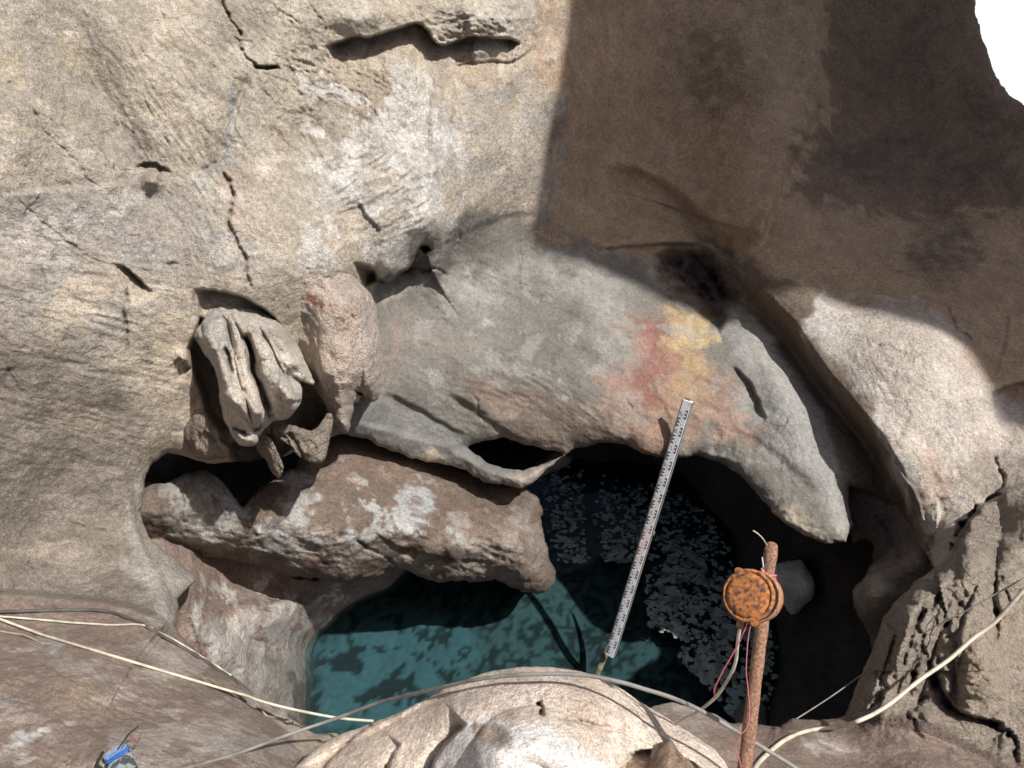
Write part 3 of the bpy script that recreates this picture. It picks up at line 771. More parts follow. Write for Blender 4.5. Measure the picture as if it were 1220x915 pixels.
# ---- tongue of rock over the pool
TF = Field()
TF.groove([(420,640),(440,655),(470,672),(490,680)], .06, 2.5); TF.groove([(250,585),(262,600),(268,625)], .04, 2)
TF.groove([(398,552),(402,580),(396,600)], .012, 2); TF.bump(500,650,80,24,8,.08); TF.bump(350,620,70,26,10,.05); TF.bump(620,665,26,34,0,.08)
TF.step([(440,628),(470,650),(520,665),(600,670)], .04, 6, 20, .2)
TF.groove([(296,580),(298,600),(292,612)], .06, 3)
TF.step([(190,640),(240,650),(300,655),(350,668)], .05, 6, 20)
sheet('rock_tongue', [(120,580),(178,576),(212,568),(240,560),(262,568),(276,592),(290,612),(302,590),(322,570),(350,556),(372,530),(400,505),(450,522),(520,545),(560,562),(600,578),(640,585),(650,615),(646,640),(656,662),(662,688),(652,704),(636,709),(612,698),(590,688),(552,696),(515,690),(470,676),(445,690),(400,694),(350,684),(300,670),(235,664),(150,645)],
      [(150,560,3.15),(200,600,3.25),(200,650,3.4),(300,560,3.6),(300,610,3.45),(300,660,3.55),(400,540,3.95),(400,600,3.65),(400,680,3.75),(500,560,4.25),(500,620,3.9),(500,680,4.0),(600,590,4.35),(600,640,4.1),(600,690,4.2),(650,650,4.3),(650,700,4.35)],
      (.165,.126,.10), 1.6, M_ROCK, TF, nz=(.06,.5), fine=.008, ridg=.009, lipR=.22, edge_noise=2.6, knob=.006, wrinkle=[(300,650,130,30,8,.014,9,4),(560,650,100,50,15,.010,10,3),(250,590,80,50,60,.010,9,3)], spots_rough=[(450,650,200,40,1.0)],
      spots=[('n',([(160,550),(330,560),(420,600),(420,680),(230,670),(160,640)],.06),(.30,.28,.255),.75,14),('n',([(400,540),(660,600),(660,700),(400,690)],.22),(.29,.25,.215),.7,14),('n',([(330,560),(560,580),(560,660),(330,650)],.34),(.40,.395,.38),.85,10),('e',(360,590,26,20,20),(.46,.44,.41),.75,.6),('e',(497,602,22,17,20),(.40,.42,.42),.9,.4),('e',(283,606,14,16,0),(.46,.47,.46),.9,.4),('e',(240,570,45,22,10),(.38,.38,.36),.75,.7),('e',(240,610,40,40,0),(.30,.28,.25),.6,.8),
             ('e',(270,650,30,12,0),(.42,.39,.35),.7,.7),('e',(390,645,60,12,10),(.40,.35,.30),.6,.9),('e',(520,665,90,14,6),(.40,.34,.29),.65,.9),('e',(590,640,50,26,20),(.33,.28,.24),.6,.9),('e',(320,640,14,12,0),(.48,.47,.45),.8,.5),('e',(478,625,12,6,0),(.5,.5,.48),.7,.6),
             ('e',(560,610,40,14,20),(.19,.13,.10),.6,.9),('e',(440,570,60,20,15),(.24,.17,.13),.5,.9),('e',(640,600,20,20,0),(.16,.12,.10),.7,.8)],
      back=(.08,.2,.4,.7), curl=(3,9,20,34),
      tags=dict(label='rounded brown rock tongue with chalky patches jutting left to right over the pool', cat='rock'))

# ---- bank below the tongue, dipping into the pool
BF = Field()
BF.bump(270,780,36,30,30,.10); BF.bump(330,740,40,22,0,.10); BF.groove([(245,765),(250,772),(256,768)], .06, 4); BF.groove([(290,745),(300,762),(330,770)], .05, 3)
BF.groove([(340,670),(352,685),(368,690),(385,690)], .12, 3.5); BF.step([(220,735),(270,720),(330,715),(380,722)], -.08, 8, 40, .1)
BF.groove([(300,775),(320,790),(340,795)], .05, 3); BF.bump(300,810,20,24,0,.06); BF.groove([(262,770),(275,790),(290,800)], .04, 3)
def d_bank(U, V):
    return RBF([(170,640,3.3),(170,760,3.1),(200,900,3.2),(230,700,3.35),(260,690,3.8),(330,690,4.1),(400,690,4.3),(460,695,4.75),(240,760,3.4),(280,740,3.75),(330,730,4.0),(380,715,4.4),
                (290,790,3.75),(325,780,4.05),(300,840,3.75),(335,850,4.0),(350,780,4.35),(364,770,4.62),(372,765,4.76),(392,742,4.72),(405,736,4.92),(430,710,4.82),(445,712,5.1),(480,705,5.5),(366,860,4.24),(395,850,5.3),(350,820,4.2),(368,810,4.46),(430,770,6.2),(400,790,5.6),(380,900,4.6),(500,800,6.0)])(U, V)
sheet('rock_bank', [(150,620),(300,640),(480,672),(520,700),(480,760),(440,830),(420,930),(150,930)], d_bank, (.235,.175,.145), 1.8, M_ROCK, BF, nz=(.05,.4), fine=.009, ridg=.008, lipR=.1,
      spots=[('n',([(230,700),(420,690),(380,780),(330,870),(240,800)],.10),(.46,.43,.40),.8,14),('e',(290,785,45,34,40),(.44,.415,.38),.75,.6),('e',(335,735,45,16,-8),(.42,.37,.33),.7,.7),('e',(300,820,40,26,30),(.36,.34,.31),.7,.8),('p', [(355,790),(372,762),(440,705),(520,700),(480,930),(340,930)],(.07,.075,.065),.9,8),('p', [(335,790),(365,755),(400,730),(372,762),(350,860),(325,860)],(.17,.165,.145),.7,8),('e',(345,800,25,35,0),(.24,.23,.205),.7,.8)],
      back=(.1,.3), curl=(0,0),
      tags=dict(label='pinkish rock bank with white crusts sloping into the pool below the tongue', cat='rock'))

# ---- column and hollow at the right of the pit
CF = Field()
CF.step([(1120,660),(1100,676),(1080,700),(1060,722),(1045,740)], -.0, 4, 20)
CF.bump(1045,705,26,26,30,.10); CF.bump(1090,640,18,40,20,.06); CF.groove([(1040,610),(1060,640),(1075,670)], .05, 4); CF.bump(1095,668,14,12,0,.06)
sheet('rock_column', [(1000,560),(1060,560),(1150,600),(1170,700),(1110,760),(1080,860),(1035,870),(1032,800),(1042,775),(1036,752),(1022,730),(1016,715),(1016,700),(1030,690),(1043,658),(1040,642),(1008,650)],
      [(1010,580,3.95),(1030,640,3.9),(1060,600,3.8),(1100,640,3.6),(1030,700,3.5),(1060,690,3.45),(1110,700,3.4),(1040,740,3.45),(1060,780,3.5),(1050,850,3.6),(1150,650,3.4)],
      (.26,.21,.17), 1.7, M_ROCK, CF, nz=(.05,.4), fine=.006, ridg=.006, lipR=.14,
      spots=[('e',(1045,705,34,24,20),(.42,.37,.32),.7,.8),('e',(1092,668,14,12,0),(.42,.37,.32),.7,.8),('e',(1090,610,22,40,0),(.2,.15,.12),.6,.9)], back=(.1,.3,.6), curl=(3,8,12),  # pale spots paint sunlit patches on the shaded column
      tags=dict(label='curved rock column in shade between the pale lobe and the jagged right rock', cat='rock'))

# ---- inside of the pit: far wall under the shield
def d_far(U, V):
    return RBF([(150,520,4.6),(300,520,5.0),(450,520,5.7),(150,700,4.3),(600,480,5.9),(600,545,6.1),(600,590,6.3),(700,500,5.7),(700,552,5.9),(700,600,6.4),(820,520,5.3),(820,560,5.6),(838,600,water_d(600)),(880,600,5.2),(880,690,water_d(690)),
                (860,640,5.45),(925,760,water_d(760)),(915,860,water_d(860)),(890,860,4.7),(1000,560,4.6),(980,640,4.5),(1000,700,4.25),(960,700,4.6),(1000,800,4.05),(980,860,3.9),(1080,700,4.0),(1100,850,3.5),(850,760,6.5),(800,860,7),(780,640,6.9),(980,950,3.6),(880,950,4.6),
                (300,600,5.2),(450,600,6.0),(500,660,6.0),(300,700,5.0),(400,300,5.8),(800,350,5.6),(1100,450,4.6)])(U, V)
sheet('pit_wall', [(120,380),(520,420),(560,440),(760,460),(900,480),(1000,520),(1150,560),(1180,960),(820,960),(700,640),(560,620),(440,700),(120,720)], d_far, (.05,.042,.036), 4.0, M_ROCK, None, smooth=0, nz=(.12,.6), fine=.012, ridg=.012, lipR=.01, back=None,  # near-black base colour stands in for the lack of light in the pit
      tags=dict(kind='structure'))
sheet('pit_rock_face', crop_poly([(330,215),(380,200),(440,188),(475,215),(490,260),(497,320),(470,350),(418,392),(395,360),(370,300),(340,260)], 800, 600, 2.905),
      [(867,667,4.75),(950,665,4.4),(970,706,4.35),(943,734,4.55),(920,690,4.45),(900,680,4.6)], (.55,.50,.44), 1.6, M_SMOOTH, Field().groove([(925,672),(940,700),(948,725)],.02,6), nz=(.03,.3), fine=.003, ridg=.002, lipR=.10, back=(.1,.25), curl=(0,2),  # pale base colour stands in for sunlight on this rock
      tags=dict(label='angular rock face, coloured as if sunlit, in the dark pit just behind the round rusty box', cat='rock')).name = 'pit_rock'
sheet('waterside_stone', crop_poly([(210,720),(240,680),(290,665),(325,690),(330,740),(325,790),(220,790)], 800, 600, 2.905),
      lambda U, V: np.minimum(water_d(V) - .10, 5) + 0 * U, (.17,.165,.15), 1.6, M_ROCK, None, nz=(.03,.2), fine=.006, ridg=.004, lipR=.10, back=(.1,.25), curl=(0,2),
      tags=dict(label='small dark stone at the water edge just left of the rusty pipe', cat='rock'))

# ---- hanging flowstone
LF = Field()
c = P4
for p_, w_, a_ in [([(195,120),(190,200),(215,300),(255,400),(270,500),(290,600),(330,690)],15,.16),([(240,120),(290,190),(300,280),(320,380),(345,470),(375,560),(395,640)],9,.13),
        ([(150,220),(185,310),(230,400),(240,480)],10,.12),([(320,150),(370,230),(415,320),(445,420),(490,520),(495,575)],15,.17),([(420,180),(470,260),(510,350),(540,400)],13,.14),
        ([(455,440),(520,470),(530,530)],13,.16),([(260,480),(330,540),(380,600)],10,.12),([(285,680),(330,690),(370,685)],7,.10)]:
    LF.tube(c(p_), w_, a_ * .75)
LF.groove(c([(312,235),(345,285),(360,340),(350,400),(382,445),(405,505),(430,572)]), .20, 3.2, .1, 0)
LF.groove(c([(232,285),(256,330),(258,370),(276,415)]), .12, 2.6, .2, 0); LF.groove(c([(322,300),(342,350),(344,415)]), .08, 2.2, .2, 0)
LF.groove(c([(268,628),(300,645),(332,655)]), .10, 2, .2, 0); LF.groove(c([(350,645),(380,638),(398,612)]), .08, 2, .2, 0); LF.groove(c([(380,470),(400,540),(440,600)]), .08, 2.4, .2, 0); LF.groove(c([(455,392),(500,418),(555,440)]), .07, 2, .2, 0)
L1 = c([(150,120),(175,96),(215,90),(262,108),(310,128),(400,148),(455,182),(520,232),(552,300),(575,360),(600,410),(618,452),(575,440),(520,415),(548,438),(567,480),(553,530),(530,570),(490,598),(445,595),(425,620),(385,660),(378,705),(330,712),(290,695),(262,635),(235,590),(220,520),(213,440),(190,375),(150,310),(110,265),(107,215),(145,175)])
dL1 = [(231,390,3.03),(257,357,3.05),(300,365,3.08),(340,400,3.12),(355,440,3.08),(250,420,2.95),(290,430,2.95),(330,440,2.95),(270,480,2.90),(345,485,2.92),(290,520,2.92),(310,530,2.94),(340,498,2.94)]
sheet('hanging_flowstone', L1, dL1, (.70,.63,.545), 1.2, M_ROUGH, LF, nz=(.03,.2), fine=.010, ridg=.012, knob=.013, lipR=.10, edge_noise=1.5, hue=.14,
      spots=[('e',(*c([(210,300)])[0],20,50,-20),(.47,.46,.44),.5,.9),('e',(*c([(490,520)])[0],20,22,0),(.52,.48,.42),.6,.9),('e',(*c([(320,690)])[0],16,9,0),(.5,.48,.45),.7,.8),('e',(*c([(420,240)])[0],22,24,0),(.36,.32,.28),.5,1)],
      back=(.04,.10,.2,.42), curl=(1,3,6,6), tags=dict(label='wrinkled cream flowstone with two drooping lobes hanging left of the pink one', cat='stalactite'))
L2F = Field()
_pk = RBF([(350,345,3.06),(380,345,3.12),(405,345,3.2),(430,350,3.28),(445,375,3.35),(355,385,3.20),(380,390,3.16),(410,400,3.17),(458,410,3.38),(455,460,3.40),(440,478,3.36),(360,425,3.22),(420,440,3.18),(380,450,3.20),(400,490,3.22),(412,515,3.26)])
def d_pink(U, V):
    Dw, _ = FL.apply(U, V, d_main(U, V))
    Dw = np.minimum(Dw, d_main(U, V) + .02) + .05
    e = np.minimum((U - 353), (V - 318) * .9)
    k = sm(e / 34)
    return Dw * (1 - k) + _pk(U, V) * k
for p_, w_, a_ in [([(740,420),(740,520),(735,640)],14,.08),([(850,300),(860,420),(850,500)],11,.07),([(640,350),(680,450),(710,560)],12,.06),([(790,100),(850,220),(870,340)],12,.05)]:
    L2F.tube(c(p_), w_, a_ * .5)
L2F.pit(c([(780,470),(815,480),(825,500),(800,500),(782,485)]), .10, 3); L2F.bump(*c([(740,300)])[0], 40, 60, 0, .10); L2F.bump(*c([(620,330)])[0], 20, 30, -30, .03)
L2F.groove(c([(590,60),(580,120),(600,150)]), .01, 2); L2F.bump(*c([(850,440)])[0], 14, 20, 0, .04); L2F.bump(*c([(735,620)])[0], 10, 14, 0, .05)
sheet('pink_flowstone', c([(550,90),(570,0),(640,-40),(720,-30),(790,0),(840,55),(870,120),(890,200),(910,260),(905,370),(900,440),(885,480),(857,522),(835,500),(810,505),(800,530),(780,535),(785,555),(770,590),(772,640),(742,663),(700,640),(690,590),(660,520),(610,450),(565,395),(545,345),(545,250),(546,150)]),
      d_pink,
      (.58,.485,.41), 1.2, M_ROUGH, L2F, nz=(.04,.2), fine=.008, ridg=.006, knob=.008, roundR=lambda U, V: .004 + .12 * np.maximum(sm((U - 415) / 30), sm((V - 425) / 30)), lipR=.12, edge_noise=2.2, hue=.14,
      spots=[('p',c([(605,95),(625,50),(660,60),(665,110),(690,140),(680,165),(655,140),(630,115)]),(.34,.12,.09),.8,5),('e',(*c([(630,85)])[0],9,9,0),(.40,.15,.12),.5,.7),('e',(*c([(672,130)])[0],7,8,0),(.42,.17,.13),.8,.8),('e',(*c([(570,200)])[0],14,26,0),(.42,.41,.40),.8,.8),('e',(*c([(760,170)])[0],18,14,0),(.55,.38,.28),.7,.9),('e',(*c([(720,330)])[0],22,26,0),(.5,.37,.28),.5,1),('e',(*c([(840,250)])[0],14,40,0),(.53,.46,.41),.6,1),('e',(*c([(740,630)])[0],12,12,0),(.34,.29,.25),.7,.9)],
      back=(.04,.10,.25,.5), curl=(1,3,6,8), tags=dict(label='pinkish knobbly flowstone bulge with a small red stain near its top', cat='stalactite'))
sheet('stalactite', c([(55,640),(85,600),(120,578),(165,590),(190,625),(212,655),(215,700),(262,735),(258,755),(228,768),(150,772),(110,760),(85,735),(68,690)]),
      [(215,515,3.12),(235,495,3.0),(255,515,2.98),(262,540,3.0),(240,545,3.05),(225,545,3.1)], (.30,.25,.205), 1.2, M_ROUGH, Field().step(c([(150,640),(180,665),(212,690)]),.04,2,6), nz=(.02,.1), fine=.010, ridg=.012, knob=.010, lipR=.07, back=(.04,.1,.25), curl=(1,2,3),
      tags=dict(label='stubby brown stalactite stump lower left of the two-lobed flowstone', cat='stalactite'))
sheet('stalactite', c([(372,680),(400,660),(432,682),(455,730),(482,785),(478,828),(462,842),(440,832),(424,800),(420,765),(395,745),(374,725)]),
      [(308,522,3.05),(325,530,3.0),(335,560,3.0),(330,568,3.05)], (.33,.275,.225), 1.2, M_ROUGH, None, nz=(.02,.1), fine=.008, ridg=.010, knob=.008, lipR=.05, back=(.03,.08,.15), curl=(1,2,2),
      tags=dict(label='short pointed stalactite hanging below the two-lobed flowstone', cat='stalactite'))
L5F = Field().groove(c([(500,650),(540,700),(560,740),(570,770)]), .08, 3, .1, 1).groove(c([(590,680),(620,720),(640,760)]), .03, 2.5).groove(c([(455,640),(500,680),(530,740)]), .05, 2.5)
sheet('stalactite', c([(425,635),(470,615),(530,608),(570,640),(610,645),(650,600),(660,575),(688,568),(692,600),(675,700),(662,765),(640,785),(600,778),(560,765),(530,745),(510,700),(480,690),(450,660)]),
      [(325,512,3.1),(355,510,3.05),(395,495,3.15),(390,540,3.1),(365,540,3.05),(345,530,3.05)], (.33,.275,.225), 1.2, M_ROUGH, L5F, nz=(.02,.1), fine=.010, ridg=.014, knob=.012, lipR=.05, back=(.03,.08,.25), curl=(1,2,3),
      tags=dict(label='ragged fanned stalactite fringe between the two flowstones and the tongue', cat='stalactite'))

# ---- sunlit rock outside, seen through the opening at the top right
sheet('sunlit_bank', [(1050,-300),(1700,-300),(1700,300),(1050,300)], [(1050,-300,9.5),(1700,-300,9.0),(1700,300,7.5),(1050,300,8.0),(1200,50,8.2)], (.86,.85,.83), 8, M_SMOOTH, None, smooth=0, nz=(.3,1.5), fine=.02, ridg=.01, lipR=.01, back=None, hue=.03,
      tags=dict(kind='structure'))

# ------------------------------------------------------------------ unseen roof slab beyond the frame, rim shaped to throw the big shadow
import bmesh
RZ = 8.2
def up_to(P, z):
    k = (z - P[2]) / SUN_DIR.z
    return (P[0] + SUN_DIR.x * k, P[1] + SUN_DIR.y * k)
def on_main(u, v):
    U = np.array([[float(u)]]); V = np.array([[float(v)]])
    D, _ = FL.apply(U, V, d_main(U, V))
    return W(U, V, D)[0, 0]
rim = [(700,-330),(694,-100),(678,0),(666,80),(650,160),(640,230),(632,290),(690,318),(745,334),(800,362)]
rimA = [up_to(on_main(u, v), RZ) for u, v in rim]
rimB = [up_to(on_main(u, v), RZ) for u, v in [(965,352),(1010,368),(1060,378),(1100,386),(1150,410),(1175,450),(1200,505)]]
wp = up_to(W(1190, 40, 8.2), RZ)
outline = rimA + rimB + [(rimB[-1][0] + .35, rimB[-1][1] - .1), (rimB[-1][0] + 3, rimB[-1][1] + .1), (wp[0] - .6, wp[1] - 4.5), (wp[0] - 2.2, wp[1] - 1.6), (wp[0] - 3.6, wp[1] - .4), (rimA[0][0] + .2, wp[1] + 2)]
print('outline', [(round(a, 2), round(b, 2)) for a, b in outline], 'white', wp)
def slab(name, pts, z0, h, mat, shift=(0, 0)):
    bm = bmesh.new()
    lo = [bm.verts.new((x, y, z0)) for x, y in pts]
    hi = [bm.verts.new((x + shift[0], y + shift[1], z0 + h)) for x, y in pts]
    bm.faces.new(lo); bm.faces.new(hi[::-1])
    for i in range(len(pts)):
        j = (i + 1) % len(pts); bm.faces.new((lo[i], lo[j], hi[j], hi[i]))
    bmesh.ops.recalc_face_normals(bm, faces=bm.faces)
    me = bpy.data.meshes.new(name); bm.to_mesh(me); bm.free()
    a = me.attributes.new('tint', 'FLOAT_COLOR', 'POINT')
    for d in a.data: d.color = (.26, .20, .155, 1)
    me.materials.append(mat)
    o = bpy.data.objects.new(name, me); COL.objects.link(o); return o
tag(slab('shadow_roof', outline, RZ, .9, M_ROCK, (SUN_DIR.x / SUN_DIR.z * .9, SUN_DIR.y / SUN_DIR.z * .9)), kind='structure')

# ------------------------------------------------------------------ the pool
def mat_water():
    m = bpy.data.materials.new('clear_water'); m.use_nodes = True; t = m.node_tree; t.nodes.clear(); L = t.links.new
    out = N(t, 'ShaderNodeOutputMaterial'); mx = N(t, 'ShaderNodeMixShader')
    tr = N(t, 'ShaderNodeBsdfTransparent'); tr.inputs[0].default_value = (.72, .91, .94, 1)
    gl = N(t, 'ShaderNodeBsdfGlossy'); gl.inputs['Roughness'].default_value = .03
    fr = N(t, 'ShaderNodeFresnel'); fr.inputs[0].default_value = 1.33
    tc = N(t, 'ShaderNodeTexCoord'); n = N(t, 'ShaderNodeTexNoise'); n.inputs['Scale'].default_value = 3.0; n.inputs['Detail'].default_value = 2
    L(tc.outputs['Object'], n.inputs['Vector']); bp = N(t, 'ShaderNodeBump'); bp.inputs['Strength'].default_value = .12; bp.inputs['Distance'].default_value = .02
    L(n.outputs[0], bp.inputs['Height']); L(bp.outputs[0], gl.inputs['Normal']); L(bp.outputs[0], fr.inputs['Normal'])
    L(fr.outputs[0], mx.inputs[0]); L(tr.outputs[0], mx.inputs[1]); L(gl.outputs[0], mx.inputs[2]); L(mx.outputs[0], out.inputs[0])
    return m
def mat_bed():
    m = bpy.data.materials.new('pool_silt'); m.use_nodes = True; t = m.node_tree; b = t.nodes['Principled BSDF']; L = t.links.new
    at = N(t, 'ShaderNodeAttribute', attribute_name='tint'); tc = N(t, 'ShaderNodeTexCoord')
    n = N(t, 'ShaderNodeTexNoise'); n.inputs['Scale'].default_value = 30; n.inputs['Detail'].default_value = 5; L(tc.outputs['Object'], n.inputs['Vector'])
    r = N(t, 'ShaderNodeMapRange'); L(n.outputs[0], r.inputs[0]); r.inputs[1].default_value = .3; r.inputs[2].default_value = .7; r.inputs[3].default_value = .8; r.inputs[4].default_value = 1.15
    v = N(t, 'ShaderNodeVectorMath', operation='SCALE'); L(at.outputs['Color'], v.inputs[0]); L(r.outputs[0], v.inputs['Scale']); L(v.outputs[0], b.inputs['Base Color'])
    b.inputs['Roughness'].default_value = 1
    return m
xs = np.arange(-2.6, 2.8, .022); ys = np.arange(1.0, 5.2, .022)
X, Y = np.meshgrid(xs, ys); P = np.stack([X.ravel(), Y.ravel(), 0 * X.ravel()], -1)
Z = -.16 + fbm(P, 1.6, 3, .5, 2).reshape(X.shape) * .05 + fbm(P, .3, 4, .5, 9).reshape(X.shape) * .015
b1 = fbm(P, .16, 4, .55, 12).reshape(X.shape); b2 = fbm(P, 1.1, 2, .5, 15).reshape(X.shape)
# sunlit patch painted paler in the left half, shade painted as dark mottling elsewhere
def to_px(X, Y, z):
    dx, dy, dz = X, Y, z - CAMZ
    d = dy * CP - dz * SP; yy = dy * SP + dz * CP
    return 610 + dx / d * F, 457.5 - yy / d * F
PU, PV = to_px(X, Y, Z)
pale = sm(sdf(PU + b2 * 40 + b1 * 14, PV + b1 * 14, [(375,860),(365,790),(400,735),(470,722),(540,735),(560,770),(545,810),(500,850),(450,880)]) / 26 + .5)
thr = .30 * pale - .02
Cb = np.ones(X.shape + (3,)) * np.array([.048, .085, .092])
# pebble-like mosaic of crumbs, colours kept dark to imitate shaded water
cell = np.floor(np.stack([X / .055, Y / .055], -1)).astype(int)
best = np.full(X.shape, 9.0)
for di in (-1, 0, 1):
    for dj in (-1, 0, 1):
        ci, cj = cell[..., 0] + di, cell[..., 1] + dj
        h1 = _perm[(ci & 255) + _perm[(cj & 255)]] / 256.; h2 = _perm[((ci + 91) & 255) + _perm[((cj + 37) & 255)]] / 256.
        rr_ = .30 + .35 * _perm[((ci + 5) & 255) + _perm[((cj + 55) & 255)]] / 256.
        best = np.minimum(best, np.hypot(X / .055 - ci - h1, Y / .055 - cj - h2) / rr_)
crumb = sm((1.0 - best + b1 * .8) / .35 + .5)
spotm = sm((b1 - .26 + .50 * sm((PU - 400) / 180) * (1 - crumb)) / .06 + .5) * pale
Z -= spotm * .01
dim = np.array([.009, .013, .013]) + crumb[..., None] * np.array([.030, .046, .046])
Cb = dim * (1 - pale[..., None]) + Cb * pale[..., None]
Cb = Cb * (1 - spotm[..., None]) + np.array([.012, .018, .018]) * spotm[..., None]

idx = np.arange(X.size).reshape(X.shape)
q = np.stack([idx[:-1, :-1], idx[:-1, 1:], idx[1:, 1:], idx[1:, :-1]], -1).reshape(-1, 4)
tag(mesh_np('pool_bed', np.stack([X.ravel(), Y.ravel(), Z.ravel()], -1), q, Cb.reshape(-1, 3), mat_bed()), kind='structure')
q4 = mesh_np('pool_water', np.array([(-2.6, 1.0, 0), (2.8, 1.0, 0), (2.8, 5.2, 0), (-2.6, 5.2, 0)]), [(0, 1, 2, 3)], None, mat_water(), False)
tag(q4, kind='structure')

# floating calcite rafts: hundreds of thin irregular flakes on the water, too many to count
rr = random.Random(3)
fv, ff, ft = [], [], []
bpy.context.view_layer.update(); DG0 = bpy.context.evaluated_depsgraph_get()
def raft_density(u, v):
    a = [(640,560),(700,548),(800,560),(850,600),(890,680),(925,760),(915,870),(760,870),(690,800),(660,800),(600,800),(560,760),(590,720),(655,705),(640,640)]
    return a
RA = [(640,552),(700,556),(800,575),(850,612),(890,690),(928,765),(915,880),(760,880),(640,830),(560,812),(575,770),(560,735),(620,712),(668,700),(664,670),(640,620)]
RB = [(370,740),(440,690),(560,695),(650,712),(560,735),(470,722),(400,740),(372,790)]
cand_u = np.array([rr.uniform(360, 935) for _ in range(30000)]); cand_v = np.array([(rr.random() ** .85) * 330 + 550 for _ in range(30000)])
sA = sdf(cand_u, cand_v, RA); sB = sdf(cand_u, cand_v, RB)
PW = W(cand_u, cand_v, water_d(cand_v))
cl = fbm(PW, .22, 3, .6, 77); lane = np.abs(cand_u - (709 + (cand_v - 700) * .03))
for i in range(len(cand_u)):
    pr = 0
    if sA[i] > 0: pr = min(1, sA[i] / 25) * (.62 if cl[i] > -.15 else .16)
    if cand_u[i] < 770 + max(0, cand_v[i] - 740) * .9 and cand_v[i] > 670 and cand_u[i] > 500: pr *= .0
    if lane[i] < 9 and cand_v[i] < 790: pr *= .12
    if rr.random() > pr: continue
    x, y, _ = PW[i]
    if S.ray_cast(DG0, Vector((x, y, .03)) , SUN_DIR)[0] is False: continue
    n = rr.choice((7, 8, 9)); r0 = rr.uniform(.008, .022); a0 = rr.random() * 6.3
    st = rr.uniform(.65, 1.0); base_i = len(fv); z = .003 + rr.random() * .004
    for k in range(n):
        r = r0 * rr.uniform(.6, 1.25); a_ = a0 + k / n * 6.283
        ex, ey = math.cos(a_) * r, math.sin(a_) * r * st
        fv.append((x + ex, y + ey, z)); fv.append((x + ex * .97, y + ey * .97, z - .0025))
    top = [base_i + 2 * k for k in range(n)]
    ff.append(tuple(top))
    for k in range(n):
        j = (k + 1) % n; ff.append((base_i + 2 * k, base_i + 2 * k + 1, base_i + 2 * j + 1, base_i + 2 * j))
    ft.append((len(ff)))
me = bpy.data.meshes.new('calcite_rafts'); me.from_pydata(fv, [], ff); me.update()
me.materials.append(flat_material('raft_crust', (.27, .34, .31), .8, 0, .55, 14, .002))
ro = bpy.data.objects.new('calcite_rafts', me); COL.objects.link(ro); tag(ro, kind='stuff')
print('rafts', len(ft))

# ------------------------------------------------------------------ small things
bpy.context.view_layer.update()
DG = bpy.context.evaluated_depsgraph_get()
camP = Vector((0, 0, CAMZ))
def hit(u, v, lo=.3):
    a = Vector(W(u, v, 1.0)) - camP; n = a.length; a.normalize()
    ok, loc, nor, _, ob, _ = S.ray_cast(DG, camP + a * lo, a)
    return ((loc - camP).length / n if ok else None), nor

def curve_pts(P, n=8):
    out = []
    for i in range(len(P) - 1):
        p0 = P[max(i - 1, 0)]; p1 = P[i]; p2 = P[i + 1]; p3 = P[min(i + 2, len(P) - 1)]
        for k in range(n):
            t = k / n
            out.append(.5 * ((2 * p1) + (p2 - p0) * t + (2 * p0 - 5 * p1 + 4 * p2 - p3) * t * t + (3 * p1 - p0 - 3 * p2 + p3) * t ** 3))
    out.append(P[-1]); return out

def tube_bm(bm, pts, r, seg=8, caps=True, flat=1.0, rfun=None):
    rings = []; up = Vector((.13, .2, .97)).normalized(); n = len(pts)
    for i, p in enumerate(pts):
        t = (pts[min(i + 1, n - 1)] - pts[max(i - 1, 0)]).normalized()
        a = t.cross(up)
        if a.length < 1e-4: a = t.cross(Vector((1, 0, 0)))
        a.normalize(); b = t.cross(a).normalized(); rad = rfun(i / (n - 1)) if rfun else r
        rings.append([bm.verts.new(p + a * math.cos(k / seg * 6.2832) * rad + b * math.sin(k / seg * 6.2832) * rad * flat) for k in range(seg)])
    for A, B in zip(rings, rings[1:]):
        for k in range(seg):
            f = bm.faces.new((A[k], A[(k + 1) % seg], B[(k + 1) % seg], B[k])); f.smooth = True
    if caps: bm.faces.new(rings[0][::-1]); bm.faces.new(rings[-1])

def obj(name, bm, mat, parent=None):
    bmesh.ops.recalc_face_normals(bm, faces=bm.faces)
    me = bpy.data.meshes.new(name); bm.to_mesh(me); bm.free(); me.materials.append(mat)
    o = bpy.data.objects.new(name, me); COL.objects.link(o)
    if parent: o.parent = parent; o.matrix_parent_inverse = parent.matrix_world.inverted()
    return o
def empty(name, loc, **k):
    o = bpy.data.objects.new(name, None); COL.objects.link(o); o.location = loc; o.empty_display_size = .1
    o.matrix_world = __import__('mathutils').Matrix.Translation(loc)
    return tag(o, **k)

